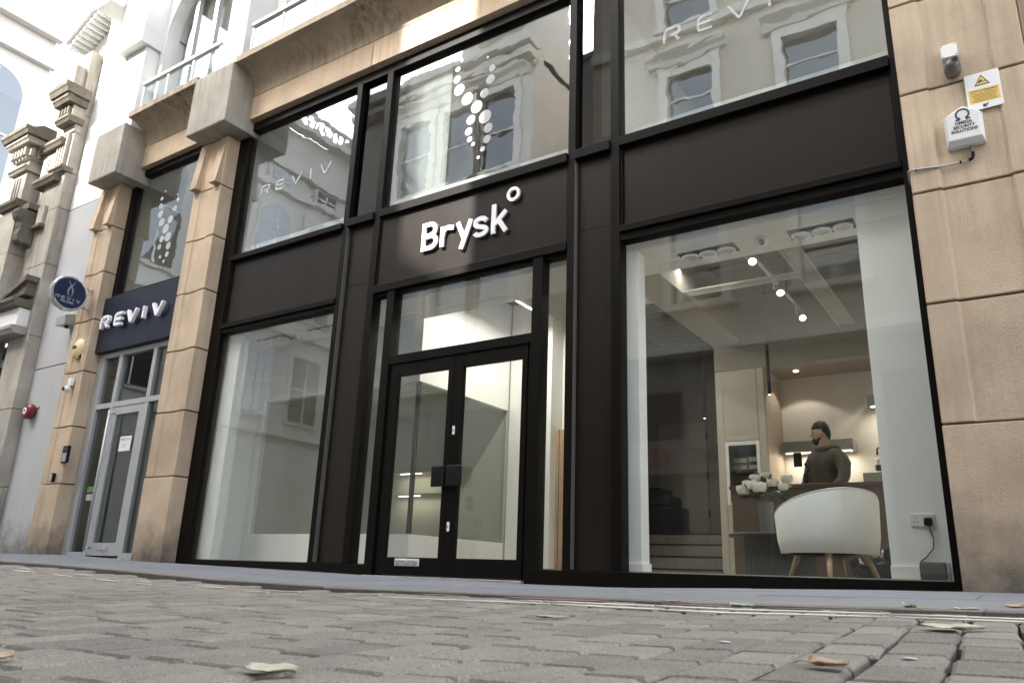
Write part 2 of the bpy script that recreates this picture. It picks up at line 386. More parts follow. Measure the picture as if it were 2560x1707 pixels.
# ================================================================== stone building
sb = thing('stone_building', 'beige sandstone building with block pilasters and a coved cornice, housing both shopfronts', 'building', (-6, 0, 0))
JZ = [-.12, 1.09, 1.94, 2.79, 3.62, 4.42, 5.2, 5.99]
def pilaster(x0, x1, yf, s, top=7):
    box('mortar_core', MORTAR, sb, x0+.03, x1-.03, yf+.05, .14, -.1, JZ[top], 0)
    for k in range(top):
        z0, z1 = JZ[k]+.009, JZ[k+1]-.009; d = .02
        if k == 0: pts = [(x0, .16), (x0, yf-.012), (x1, yf-.012), (x1, .16)]
        else: pts = [(x0, .16), (x0, yf), (x0+s, yf), (x0+s+.012, yf+d), (x1-s-.012, yf+d), (x1-s, yf), (x1, yf), (x1, .16)]
        MB().prism(pts, 'z', z0, z1).build('stone_block', STONE, sb, .007)
    if top == 7:
        for a, b in ((x0, x0+s), (x1-s, x1)):
            MB().prism([(yf+.012, 5.93), (yf-.012, 5.9), (yf-.095, 5.215), (yf+.012, 5.215)], 'x', a+.012, b-.012).build('bracket', STONE, sb, .005)
pilaster(-9.66, -9.03, -.2, .17); pilaster(-12.38, -11.8, -.2, .16); pilaster(-.455, .36, -.2, .19)
# far edge of the right-hand pilaster and wall beyond
MB().box(.37, 3.2, -.1, .2, -.1, 5.99).build('wall_panel', STONE2, sb, .006)
for x0, x1, z0, z1 in ((-9.66, -8.76, 6.0, 6.97), (-12.32, -11.5, 5.96, 6.86), (-.55, .55, 6.0, 6.97)):
    MB().prism([(.15, z0), (-.47, z0), (-.48, z0+.02), (-.48, z1-.015), (-.465, z1), (.15, z1)], 'x', x0, x1).build('capital', CAPST, sb, .012)
def cove(x0, x1, dz=0.):
    arc = [(-.08-.32*(1-math.cos(t)), 6.6+dz+.35*math.sin(t)) for t in lin(0, math.pi/2, 12)]
    MB().prism([(.15, 6.6+dz)]+arc+[(-.455, 6.952+dz), (-.455, 7.055+dz), (.15, 7.055+dz)], 'x', x0, x1).build('cornice_cove', STONE2, sb, .003)
    MB().box(x0, x1, -.085, .16, 6.215+dz, 6.588+dz).build('lintel', STONE, sb, .005)
cove(-11.497, -9.663); cove(-8.757, -6.362); cove(-6.354, -3.2); cove(-3.192, -.553)
# pale clad strip to the left
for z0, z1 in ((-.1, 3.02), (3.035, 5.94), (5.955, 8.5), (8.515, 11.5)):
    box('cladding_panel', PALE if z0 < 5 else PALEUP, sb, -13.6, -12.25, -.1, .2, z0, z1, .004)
# upper storey: arched window bay, pale pilasters, plain pale wall
box('upper_pilaster', PALEUP, sb, -9.24, -8.78, -.36, .3, 6.975, 11.5, .01)
box('upper_pilaster', PALEUP, sb, -12.2, -11.55, -.36, .3, 6.865, 8.42, .01)
box('upper_pilaster', PALEUP, sb, -12.25, -11.5, -.5, .3, 8.43, 11.5, .015)
MB().ell((-11.86, -.5, 9.15), .27, .03, .5, 20, 10).build('carved_cartouche', PALEUP, sb, smooth=True)
MB().prism([(-12.8, 9.42), (-12.3, 9.42), (-12.3, 9.75), (-12.8, 9.75)], 'y', -.75, .1).build('stone_canopy', PALEUP, sb, .02)
def arch_bay(x0, x1, zc, z0, ztop):
    r = (x1-x0)/2-.12; cx = (x0+x1)/2
    arc = [(cx+r*math.cos(t), zc+r*math.sin(t)) for t in lin(0, math.pi, 20)]
    MB().prism([(x0, z0), (x0, ztop), (x1, ztop), (x1, z0), (cx+r, z0)]+arc+[(cx-r, z0)], 'y', -.12, .25).build('arched_surround', PALEUP, sb)
    wn = MB().ribbon([(cx+r*math.cos(t), zc+r*math.sin(t)) for t in lin(0, math.pi, 20)], .09, lambda a, b, d: (a, .2-d, b), 0, .1).build('window', ALU, sb)
    for q in (-.58, 0, .58): MB().box(cx+q*r-.05, cx+q*r+.05, .08, .16, z0, zc+r*math.sqrt(1-q*q)-.02).build('mullion', ALU, wn, .004)
    MB().prism([(cx-r, z0), (cx+r, z0)]+arc, 'y', .205, .217).build('pane', GLASSU, wn)
arch_bay(-11.53, -9.26, 8.75, 7.06, 11.5)
MB().box(-8.77, -2.2, .1, .3, 7.06, 11.5).build('upper_wall', PALEUP, sb)
for x in lin(-8.5, -3.2, 5)[:-1]:
    wn = MB().box(x, x+.98, .02, .09, 7.1, 9.9).build('window', ALU, sb, .004)
    MB().box(x+.06, x+.92, .0, .012, 7.16, 9.84).build('pane', GLASSU, wn)
def balustrade(x0, x1, n):
    bl = MB().box(x0, x1, -.425, -.36, 7.5, 7.56).build('balustrade', ALU, sb, .01)
    for i in range(n+1):
        x = x0+.02+(x1-x0-.04)*i/n; box('post', WHITE, bl, x-.02, x+.02, -.4, -.37, 7.056, 7.5, .003)
    for i in range(n):
        a = x0+.05+(x1-x0-.04)*i/n; b = a+(x1-x0-.04)/n-.06; box('glass_panel', GLASSB, bl, a, b, -.39, -.38, 7.08, 7.47, 0)
balustrade(-11.3, -9.27, 3); balustrade(-8.55, -3.3, 8)
# dark void behind the upper storey and roof mass so that light stays out
box('upper_room_wall', WALLT, sb, -13.5, 3.1, 2.5, 2.6, 7.0, 11.5, 0)
box('roof_slab', WALLT, sb, -13.5, 3.1, .31, 2.6, 11.3, 11.5, 0)
box('floor_slab', WALLT, sb, -13.5, 3.1, .17, 2.6, 6.7, 7.0, 0)

# ================================================================== main shopfront
sf = thing('shopfront', 'two-storey black framed shopfront with double doors and large windows under the white Brysk lettering', 'shopfront', (-4.7, 0, 0))
def post(x0, x1, z0, z1, y0=0., y1=.14, m=FRAME): return box('frame_post', m, sf, x0, x1, y0, y1, z0, z1, .004)
def rail(x0, x1, z0, z1, y0=.002, y1=.138, m=FRAME): return box('frame_rail', m, sf, x0, x1, y0, y1, z0, z1, .004)
GY = .07
def pane(x0, x1, z0, z1, m=GLASS, y=GY): return box('glass_pane', m, sf, x0, x1, y, y+.008, z0, z1, 0)
ZT = 6.2
# posts, left to right
post(-9.025, -8.81, -.1, ZT); post(-6.655, -6.565, .09, ZT); post(-6.13, -6.03, .09, ZT)
post(-3.475, -3.39, .09, ZT); post(-3.0, -2.905, .09, ZT); post(-.515, -.458, -.1, ZT)
# kick rails
rail(-8.81, -5.78, -.1, .09, -.004); rail(-3.83, -.515, -.1, .09, -.004)
# head, sills
for a, b in ((-8.81, -6.655), (-6.565, -6.13), (-6.03, -3.475), (-3.39, -3.0), (-2.905, -.515)):
    rail(a, b, 6.07, ZT)
    rail(a, b, 4.03, 4.105 if a < -8 else 4.13, -.03)
# left bay
rail(-8.81, -6.655, 3.0, 3.055, .01); rail(-8.81, -6.655, 3.06, 3.125, -.02); 
# door bay rails
rail(-6.03, -3.475, 3.07, 3.165, -.015)
# right bay
rail(-2.905, -.515, 3.046, 3.12, .01); rail(-2.905, -.515, 3.126, 3.19, -.02)
def fpanel(x0, x1, z0, z1, y=.045, nm='fascia_panel'): return box(nm, PANEL, sf, x0, x1, y, y+.03, z0, z1, .002)
fpanel(-8.81, -6.655, 3.12, 4.035); fpanel(-6.03, -3.475, 3.16, 4.035, .03); fpanel(-2.905, -.515, 3.185, 4.035)
# glazing beads round the fascia panels
for x0, x1, z0, z1 in ((-8.81, -6.655, 3.125, 4.03), (-6.03, -3.475, 3.165, 4.03), (-2.905, -.515, 3.19, 4.03)):
    MB().box(x0, x0+.022, .018, .046, z0, z1).build('panel_bead', FRAME, sf, .003); MB().box(x1-.022, x1, .018, .046, z0, z1).build('panel_bead', FRAME, sf, .003)
    MB().box(x0+.022, x1-.022, .018, .046, z0, z0+.02).build('panel_bead', FRAME, sf, .003)
# column panels
for x0, x1 in ((-6.565, -6.13), (-3.39, -3.0)):
    fpanel(x0, x1, .095, 3.25, .05, 'column_panel'); fpanel(x0, x1, 3.257, 4.03, .05, 'column_panel')
# side lights
rail(-6.03, -5.81, 3.03, 3.068, .03); rail(-3.745, -3.475, 3.03, 3.068, .03)
post(-5.81, -5.7, -.1, 3.068, .0); post(-3.86, -3.745, -.1, 3.068, .0)
pane(-6.03, -5.81, .09, 3.03); pane(-3.745, -3.475, .09, 3.03)
# transom light
rail(-5.7, -3.86, 2.19, 2.289, .004); rail(-5.7, -3.86, 3.04, 3.068, .03)
pane(-5.7, -3.86, 2.289, 3.04, GLASS)
# big panes
pane(-8.81, -6.655, .09, 3.0, GLASSL); pane(-2.905, -.515, .09, 3.046)
pu1 = pane(-8.81, -6.655, 4.105, 6.07, GLASSU); pane(-6.565, -6.13, 4.13, 6.07, GLASSK); pu2 = pane(-6.03, -3.475, 4.13, 6.07, GLASSU)
pane(-3.39, -3.0, 4.13, 6.07, GLASSK); pu3 = pane(-2.905, -.515, 4.13, 6.07, GLASSU)
# thin pale edge trims
for x in (-6.563, -3.388): MB().box(x, x+.006, -.006, .05, .1, 4.02).build('edge_trim', M('trim_grey', (.09, .085, .08), .4), sf)
# doors
box('door_threshold', M('threshold_metal', (.5, .5, .51), .35, metal=.8), sf, -5.78, -3.86, -.05, .12, -.09, -.012, .004)
def door(x0, x1, gx0, gx1, flip):
    mb = MB(); y0, y1 = .02, .075
    mb.box(x0, gx0, y0, y1, 0, 2.188); mb.box(gx1, x1, y0, y1, 0, 2.188); mb.box(gx0, gx1, y0+.001, y1-.001, 0, .168); mb.box(gx0, gx1, y0+.001, y1-.001, 2.05, 2.188)
    d = mb.build('door', FRAME, sf, .003)
    box('door_glass', GLASSD, d, gx0, gx1, .045, .053, .168, 2.05, 0)
    a, b = (x1-.17, x1-.01) if not flip else (x0+.01, x0+.2)
    box('push_plate', RUBBER, d, a, b, -.045, -.02, .84, 1.045, .012)
    box('plate_mount', RUBBER, d, (a+b)/2-.03, (a+b)/2+.03, -.02, .02, .9, .98, .003)
    if flip:
        for z in (1.4, .46):
            lk = box('lock', WHITE, d, x0+.02, x0+.05, .008, .02, z-.045, z+.045, .008)
            MB().lathe([(.007, -.004), (.007, 0)], (x0+.035, .008, z), 10, 'y').build('keyhole', RUBBER, lk)
    else:
        lb = box('letterbox', WHITE, d, -5.4, -5.09, .006, .02, .085, .155, .004)
        box('flap', STEEL, lb, -5.385, -5.105, .0, .006, .095, .14, .002)
    return d
door(-5.66, -4.793, -5.56, -4.868, False); door(-4.789, -3.9, -4.676, -3.962, True)
box('door_jamb', FRAME, sf, -5.7, -5.665, .03, .12, -.05, 2.19, 0); box('door_jamb', FRAME, sf, -3.895, -3.86, .03, .12, -.05, 2.19, 0)
# vinyl on the upper panes: dotted spirals and the spaced letters
DOTS = [(-4.989, 5.868, .02), (-5.043, 5.764, .035), (-5.046, 5.622, .05), (-5.003, 5.467, .075), (-4.875, 5.3, .08), (-4.729, 5.143, .08), (-4.602, 4.972, .085), (-4.554, 4.814, .06), (-4.561, 4.673, .05), (-4.613, 4.565, .035), (-4.67, 4.476, .022), (-4.608, 5.762, .018), (-4.536, 5.589, .045), (-4.553, 5.447, .06), (-4.63, 5.292, .06), (-4.804, 4.997, .06), (-4.828, 4.853, .05), (-4.806, 4.745, .035), (-4.751, 4.668, .025)]
for x, z, r in DOTS: MB().lathe([(r, -.0015), (r, 0)], (x, GY-.0005, z), 24, 'y').build('vinyl_dot', VINYL, pu2)
for ch, x, wd in (('R', -2.445, .17), ('E', -2.1, .15), ('V', -1.8, .2), ('I', -1.52, .2), ('V', -1.2, .2)):
    rev_letter(ch, x, 5.07, wd, .165, .026, .0005, .002, FAC(GY)).build('vinyl_letter', VINYL, pu3)
for ch, x, wd in (('R', -8.467, .18), ('E', -8.15, .17), ('V', -7.84, .2), ('I', -7.56, .2), ('V', -7.28, .2)):
    rev_letter(ch, x, 4.985, wd, .145, .024, .0005, .002, FAC(GY)).build('vinyl_letter', VINYL, pu1)

# ------------------------------------------------------------------ Brysk sign
bs = thing('shop_sign', 'white raised letters reading Brysk with a ring, on the black fascia over the double doors', 'sign', (-4.75, .03, 3.44))
def arcp(cx, cz, rx, rz, a0, a1, n=14): return [(cx+rx*math.cos(R(t)), cz+rz*math.sin(R(t))) for t in lin(a0, a1, n)]
ST = .052
GL = {
 'B': [[(.026, .0), (.026, .34)], [(.03, .314), (.12, .314)]+arcp(.12, .245, .068, .069, 90, -90, 10)+[(.03, .176)], [(.03, .168), (.13, .168)]+arcp(.13, .097, .076, .071, 90, -90, 10)+[(.03, .026)]],
 'r': [[(.026, 0), (.026, .24)], [(.03, .13)]+arcp(.105, .14, .072, .075, 175, 60, 8)+[(.18, .2)]],
 'y': [[(.026, .242), (.118, .04)], [(.205, .242), (.083, -.082)]],
 's': [[(.178, .175)]+arcp(.1, .182, .066, .036, 20, 175, 8)+arcp(.1, .168, .068, .042, 190, 250, 4)+[(.1, .122), (.125, .112)]+arcp(.105, .072, .074, .044, 60, -90, 8)+arcp(.1, .066, .07, .04, -95, -170, 6)],
 'k': [[(.026, 0), (.026, .34)], [(.045, .105), (.185, .238)], [(.09, .15), (.19, .0)]]}
for ch, x in (('B', -5.345), ('r', -5.078), ('y', -4.866), ('s', -4.635), ('k', -4.392)):
    mb, sh = MB(), MB()
    for k, st in enumerate(GL[ch]):
        mb.ribbon([(x+a, 3.444+b) for a, b in st], ST, FAC(.03), .022+k*.0011, .04+k*.0011)
        sh.ribbon([(x+a, 3.444+b) for a, b in st], ST*.97, FAC(.03), .0+k*.0003, .0215)
    o = mb.build('letter', LETTER, bs, label='letter %s of the sign' % ch); sh.build('letter_return', LSIDE, o)
th = lin(0, 2*math.pi, 28)[:-1]
o = MB().ribbon([(-4.125+.064*math.cos(t), 3.846+.064*math.sin(t)) for t in th], .036, FAC(.03), .022, .04, True).build('ring', LETTER, bs)
MB().ribbon([(-4.125+.064*math.cos(t), 3.846+.064*math.sin(t)) for t in th], .034, FAC(.03), 0, .0215, True).build('ring_return', LSIDE, o)
# ================================================================== grey entrance beside it
en = thing('entrance_shopfront', 'narrow grey aluminium entrance door with side lights and tall window above, between two stone pilasters', 'shopfront', (-10.75, 0, 0))
def ebar(x0, x1, z0, z1, y0=0., y1=.09, m=ALU, n='frame_bar'): return box(n, m, en, x0, x1, y0, y1, z0, z1, .004)
ebar(-11.8, -11.62, .0, 3.08); ebar(-9.78, -9.665, .0, 3.08); ebar(-11.62, -9.78, 3.0, 3.08, .002); ebar(-11.62, -9.78, 2.2, 2.28, .002)
ebar(-11.22, -11.13, .0, 2.2, .002); ebar(-10.33, -10.24, .0, 2.2, .002); ebar(-11.22, -11.13, 2.28, 3.0, .002); ebar(-10.33, -10.24, 2.28, 3.0, .002)
ebar(-11.62, -11.22, .02, .14, .002); ebar(-10.24, -9.78, .02, .14, .002)
def epane(x0, x1, z0, z1, y=.05, m=GLASSR): return box('glass_pane', m, en, x0, x1, y, y+.008, z0, z1, 0)
ep1 = epane(-11.62, -11.22, .14, 2.2); epane(-10.24, -9.78, .14, 2.2); epane(-11.62, -11.22, 2.28, 3.0); epane(-11.13, -10.33, 2.28, 3.0); epane(-10.24, -9.78, 2.28, 3.0)
box('green_sticker', M('green_vinyl', (.1, .25, .06), .5), ep1, -11.5, -11.3, .046, .0495, .98, 1.06, 0); box('small_sticker', VINYL, ep1, -11.49, -11.33, .046, .0495, .86, .95, 0)
mb = MB(); mb.box(-11.125, -11.02, .005, .06, .1, 2.19); mb.box(-10.44, -10.335, .005, .06, .1, 2.19); mb.box(-11.02, -10.44, .006, .059, .1, .27); mb.box(-11.02, -10.44, .006, .059, 2.08, 2.19)
ed = mb.build('door', ALU, en, .003)
box('door_glass', GLASSR, ed, -11.02, -10.44, .03, .038, .27, 2.08, 0)
hd = MB().tube([(-11.06, -.075, .16), (-11.06, -.075, 2.14)], .02, 10).build('pull_handle', ALU, ed, smooth=True)
for z in (.2, 2.1): MB().tube([(-11.06, -.075, z), (-11.06, .01, z)], .017, 8).build('handle_mount', STEEL, hd, smooth=True)
lb = box('letterbox', STEEL, ed, -10.88, -10.6, -.004, .006, .165, .235, .004); box('flap', ALU, lb, -10.86, -10.62, -.01, -.004, .18, .222, .002)
pp = box('paper_notice', WHITE, ed, -10.82, -10.53, .02, .022, 1.53, 1.745, 0)
for ch, x in zip('REVIV', lin(-10.79, -10.6, 4)): rev_letter(ch, x, 1.685, .035, .03, .006, .0003, .0013, FAC(.02)).build('lettering', RUBBER, pp)
for z in (1.63, 1.61, 1.59): MB().box(-10.76, -10.64, .0187, .0197, z, z+.004).build('lettering', M('grey_print', (.3, .3, .32), .6), pp)
# tall window above the sign board
post_m = FRAME
for x0, x1, z0, z1 in ((-11.8, -11.68, 4.0, 6.2), (-9.78, -9.66, 4.0, 6.2), (-11.68, -9.78, 3.985, 4.06), (-11.68, -9.78, 6.1, 6.21)): box('window_frame', FRAME, en, x0, x1, .0, .12, z0, z1, .004)
eu = epane(-11.68, -9.78, 4.06, 6.1, .07, GLASSU)
LD = [(-10.918, 5.701, .022), (-10.549, 5.553, .02), (-10.976, 5.588, .035), (-10.515, 5.456, .04), (-10.966, 5.455, .05), (-10.552, 5.313, .05), (-10.936, 5.308, .065), (-10.627, 5.145, .065), (-10.851, 5.149, .07), (-10.714, 5.005, .08), (-10.613, 4.846, .08), (-10.773, 4.845, .055), (-10.556, 4.683, .06), (-10.801, 4.716, .045), (-10.554, 4.543, .045), (-10.73, 4.536, .03), (-10.608, 4.438, .03), (-10.651, 4.351, .02)]
for x, z, r in LD: MB().lathe([(r, -.0015), (r, 0)], (x, .0695, z), 20, 'y').build('vinyl_dot', VINYL, eu)
# hall behind the entrance
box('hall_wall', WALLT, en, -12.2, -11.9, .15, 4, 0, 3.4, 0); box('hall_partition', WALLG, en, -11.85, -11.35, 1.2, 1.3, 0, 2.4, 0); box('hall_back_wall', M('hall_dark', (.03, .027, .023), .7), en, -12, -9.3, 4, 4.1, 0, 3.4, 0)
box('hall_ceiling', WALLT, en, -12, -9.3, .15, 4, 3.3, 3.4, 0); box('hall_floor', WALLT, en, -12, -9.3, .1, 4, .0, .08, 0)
box('upper_column', WALLG, en, -11.75, -11.2, 1.2, 1.5, 3.98, 6.6, 0); box('upper_side_wall', WALLG, en, -12.1, -12.0, .21, 2.4, 3.97, 6.69, 0); box('upper_back_wall', WALLG, en, -12, -9.2, 2.4, 2.5, 3.4, 6.6, 0); box('upper_floor', WALLW, en, -12, -9.2, .15, 2.5, 3.85, 3.97, 0)
for x in (-11.2, -10.5): MB().tube([(x, .9, 6.2), (x+.5, 2.2, 6.3)], .04, 8).build('ceiling_duct', WHITE, en)
# REVIV sign board
rs = thing('sign_board', 'navy blue sign board with raised white REVIV letters above the grey entrance door', 'sign', (-10.73, 0, 3.1))
box('board', NAVY, rs, -11.8, -9.67, -.085, .05, 3.085, 3.98, .006)
for ch, x, wd in (('R', -11.63, .2), ('E', -11.25, .2), ('V', -10.93, .24), ('I', -10.6, .2), ('V', -10.28, .25)):
    rev_letter(ch, x, 3.435, wd, .19, .044, .03, .085, FAC(-.085)).build('letter', LETTER, rs, .003, label='letter %s' % ch)
    MB().box(x+.08, x+.12, -.115, -.085, 3.5, 3.54).build('letter_mount', RUBBER, rs)
# round projecting sign
ps = thing('round_projecting_sign', 'round navy projecting sign with white dotted emblem and REVIV WELLNESS lettering on a silver rim', 'sign', (-12.0, -.2, 3.97))
cx, cy, cz = -12.0, -.53, 3.97
MB().lathe([(.265, -.11), (.275, -.1), (.275, -.01), (.268, 0), (.24, .0), (.24, -.004)], (cx, cy, cz), 48, 'x').build('rim', STEEL, ps, smooth=False)
fd = MB().lathe([(.243, -.006), (.243, .001)], (cx, cy, cz), 48, 'x').build('face_disc', NAVYD, ps)
FX = lambda a, b, d: (cx+.001+d, cy+a, cz+b)
k = 0
for i in range(11):
    t = i/10; zz = .2-.27*t
    for sgn in (-1, 1):
        yy = .0+sgn*.048*math.cos(t*math.pi*1.35+.15)*(1-.35*t); r = .006+.009*math.sin(math.pi*min(1, t*1.05))
        MB().lathe([(r, 0), (r, .0015+.0004*(sgn > 0))], (cx+.001, cy+yy, cz+zz), 14, 'x').build('emblem_dot', VINYL, fd)
for ch, a in zip('REVIV', (-.2, -.115, -.03, .045, .115)): rev_letter(ch, a, -.12, .055 if ch != 'I' else .04, .045, .011, .0004, .0018, FX).build('lettering', VINYL, fd)
text_mb('WELLNESS', .042, .0016, FX and (lambda a, b, d: (cx+.0012+d, cy+a-.125, cz+b-.165)), .0012, 1.0).build('lettering', VINYL, fd)
for z in (4.12, 3.8):
    br = MB().tube([(-12.05, -.3, z), (-12.05, -.2, z)], .011, 8).build('bracket', STEEL, ps); MB().lathe([(.028, -.215), (.028, -.2)], (-12.05, 0, z), 12, 'y').build('bracket_plate', STEEL, br)
# wall fixtures on the left
o = thing('floodlight_box', 'small grey box light fixed to the pale wall below the round sign', 'light fitting', (-12.55, -.1, 3.6))
MB().prism([(-.1, 3.63), (-.32, 3.6), (-.34, 3.75), (-.1, 3.83)], 'x', -12.72, -12.42).build('housing', ALU, o, .006); MB().lathe([(.04, -.03), (.03, 0)], (-12.57, -.22, 3.61), 12, 'z').build('lens', RUBBER, o)
o = thing('alarm_box', 'rounded yellow and cream alarm box on the stone pilaster left of the navy sign board', 'alarm', (-12.05, -.2, 3.16))
YB = M('cream_plastic', (.72, .58, .33), .4)
MB().ell((-12.05, -.2, 3.165), .12, .075, .16, 24, 14).build('cover', YB, o, smooth=True)
text_mb('Yale', .085, .004, lambda a, b, d: (-12.15+a, -.272-d+.06*((a-.1)/.2)**2, 3.15+b), .002).build('lettering', RUBBER, o)
box('base_plate', RUBBER, o, -12.14, -11.96, -.215, -.18, 3.02, 3.09, .01)
def bullet_cam(loc, label):
    o = thing('security_camera', label, 'camera', loc); x, y, z = loc
    box('junction_box', WHITE, o, x-.05, x+.05, y-.05, y, z+.0, z+.12, .006)
    MB().ell((x, y-.06, z-.055), .05, .05, .05, 16, 10).build('ball', WHITE, o, smooth=True); MB().lathe([(.03, -.05), (.03, -.03)], (x-.012, y-.065, z-.06), 14, 'y').build('lens', RUBBER, o)
bullet_cam((-12.05, -.2, 2.57), 'small white ball security camera on the pilaster below the yellow alarm box')
o = thing('alarm_bell', 'dark red round alarm bell with white centre on the pale wall', 'alarm bell', (-13.3, -.1, 2.28))
MB().lathe([(.115, -.02), (.125, -.05), (.125, -.1), (.1, -.13), (.06, -.14), (.055, -.14)], (-13.3, -.1, 2.29), 28, 'y').build('gong', M('red_gloss', (.16, .012, .02), .35), o, smooth=False)
MB().lathe([(.055, -.146), (.055, -.139)], (-13.3, -.1, 2.29), 20, 'y').build('centre_label', WHITE, o); MB().lathe([(.018, -.15), (.018, -.146)], (-13.3, -.1, 2.29), 12, 'y').build('bolt', RUBBER, o)
MB().tube([(-13.2, -.12, 2.35), (-13.12, -.1, 2.36)], .012, 8).build('fixing', STEEL, o)
o = thing('door_intercom', 'black intercom panel with screen and keypad on the pilaster beside the grey door', 'intercom', (-11.72, -.21, 1.5))
box('case', RUBBER, o, -11.86, -11.7, -.235, -.195, 1.385, 1.635, .006); box('screen', M('screen_glass', (.01, .01, .012), .12), o, -11.825, -11.735, -.239, -.235, 1.55, 1.61, .002); box('keypad', M('grey_plastic', (.25, .25, .26), .5), o, -11.835, -11.72, -.239, -.235, 1.4, 1.53, .002)
for i in range(4):
    for j in range(3): MB().box(-11.822+j*.035, -11.8+j*.035, -.243, -.239, 1.412+i*.029, 1.428+i*.029).build('key', ALU, o)
o = thing('key_safe', 'small black key safe on the pilaster by its lowest joint', 'key safe', (-11.98, -.215, 1.18))
box('case', RUBBER, o, -12.01, -11.94, -.26, -.21, 1.11, 1.24, .01)
for i in range(4): box('dial', M('pale_dial', (.6, .6, .6), .5), o, -11.992, -11.958, -.266, -.26, 1.13+i*.024, 1.145+i*.024, .001)
o = thing('entry_keypad', 'small silver entry keypad in black case on the ornate building corner', 'keypad', (-13.78, -.3, 1.6))
box('case', RUBBER, o, -13.86, -13.7, -.33, -.295, 1.51, 1.68, .015); box('face', ALU, o, -13.845, -13.715, -.336, -.33, 1.53, 1.665, .01)
o = thing('entry_phone', 'larger silver entry phone panel below the small keypad on the ornate building corner', 'intercom', (-13.8, -.3, 1.36))
box('case', RUBBER, o, -13.89, -13.69, -.335, -.295, 1.22, 1.48, .01); box('face', ALU, o, -13.875, -13.705, -.341, -.335, 1.235, 1.465, .006); MB().lathe([(.02, -.352), (.03, -.341)], (-13.79, 0, 1.42), 12, 'y').build('lens', RUBBER, o)
# fixtures on the right pilaster
YP = -.18
o = thing('security_camera', 'grey ball security camera hanging under a white junction box on the right stone pilaster', 'camera', (-.09, YP, 3.75))
box('junction_box', WHITE, o, -.147, -.04, YP-.07, YP, 3.8, 3.91, .004)
for a in (-.138, -.049):
    for b in (3.811, 3.9): MB().lathe([(.004, -.072), (.004, -.068)], (a, YP, b), 8, 'y').build('screw', RUBBER, o)
GD = M('grey_camera_metal', (.16, .155, .14), .35, metal=.4)
MB().lathe([(.03, .0), (.055, -.02), (.057, -.06), (.045, -.085), (.02, -.1)], (-.088, YP, 3.7), 22, 'y').build('base', GD, o, smooth=True)
MB().ell((-.085, YP-.085, 3.715), .052, .05, .052, 20, 12).build('ball', GD, o, smooth=True)
ln = MB().lathe([(.03, -.012), (.032, .0), (.026, .0)], (-.066, YP-.122, 3.728), 18, 'y').build('lens_ring', GD, o); MB().lathe([(.02, -.014), (.02, -.004)], (-.066, YP-.122, 3.728), 14, 'y').build('lens', M('screen_glass', (.01, .01, .012), .12), ln)
o = thing('warning_sign', 'white and yellow CCTV in Operation notice with camera triangle on the right pilaster', 'sign', (.08, YP, 3.48))
YEL = M('sign_yellow', (.72, .5, .13), .5, .03); INK = M('dark_ink', (.02, .022, .03), .5); INKB = M('blue_ink', (.025, .05, .11), .5)
YS = YP-.024
box('plate', WHITE, o, -.03, .188, YS, YP-.02, 3.335, 3.632, .002)
MB().prism([(.027, 3.527), (.125, 3.527), (.076, 3.612)], 'y', YS-.001, YS).build('triangle_border', INK, o); tr = MB().prism([(.038, 3.534), (.114, 3.534), (.076, 3.599)], 'y', YS-.002, YS-.0011).build('triangle', YEL, o)
mb = MB(); mb.ribbon([(.055, 3.55), (.08, 3.566)], .014, FAC(YS), .0021, .003); mb.ribbon([(.08, 3.552), (.1, 3.552), (.1, 3.545), (.1, 3.56)], .004, FAC(YS), .0022, .0031); mb.build('camera_symbol', INK, tr)
yb = box('text_block', YEL, o, -.014, .174, YS-.0012, YS, 3.39, 3.5, .0)
text_mb('CCTV in Operation', .0215, .001, lambda a, b, d: (.08+a, YS-.0014-d, 3.476+b), .0003, .98, 'CENTER').build('lettering', INK, yb)
for i, l in enumerate(('Images are being monitored for the', 'purposes of enhancing the security', 'of premises, the prevention and', 'investigation of crime and in the', 'interests of good public management.')):
    text_mb(l, .0112, .0008, (lambda zz: (lambda a, b, d: (.08+a, YS-.0014-d, zz+b)))(3.459-i*.0145), .0001, .95, 'CENTER').build('lettering', INK, yb)
mb = MB(); mb.prism([(.062, 3.348), (.085, 3.348), (.075, 3.372), (.062, 3.372)], 'y', YS-.001, YS); mb.prism([(.082, 3.35), (.1, 3.372), (.08, 3.372)], 'y', YS-.0014, YS); mb.build('logo', INKB, o)
o = thing('alarm_box', 'white house-shaped alarm box with a blue omega and OMEGA SECURITY SOLUTIONS lettering', 'alarm', (-.07, YP, 3.2))
AW = M('alarm_white_plastic', (.7, .7, .69), .35, .05, 8.)
out = [(-.193, 3.07), (.047, 3.068), (.05, 3.29), (.035, 3.312), (-.055, 3.37), (-.075, 3.372), (-.175, 3.318), (-.193, 3.3)]
mb = MB(); n = len(out); ctr = (-.072, 3.2)
inn = [(ctr[0]+(x-ctr[0])*.86, ctr[1]+.016+(z-ctr[1])*.84) for x, z in out]
vs = [(x, YP, z) for x, z in out]+[(x, YP-.05, z) for x, z in out]+[(x, YP-.085, z) for x, z in inn]
fs = [tuple(range(2*n, 3*n))]+[(i, (i+1) % n, n+(i+1) % n, n+i) for i in range(n)]+[(n+i, n+(i+1) % n, 2*n+(i+1) % n, 2*n+i) for i in range(n)]+[tuple(range(n))]
mb.add(vs, fs).build('cover', AW, o, .006)
YA = YP-.0852
om = [(-.118, 3.258), (-.094, 3.258), (-.094, 3.266)]+arcp(-.072, 3.298, .04, .04, 235, -55, 18)+[(-.05, 3.266), (-.05, 3.258), (-.026, 3.258)]
MB().ribbon(om, .0125, FAC(YA), 0, .0015).build('omega_emblem', INKB, o)
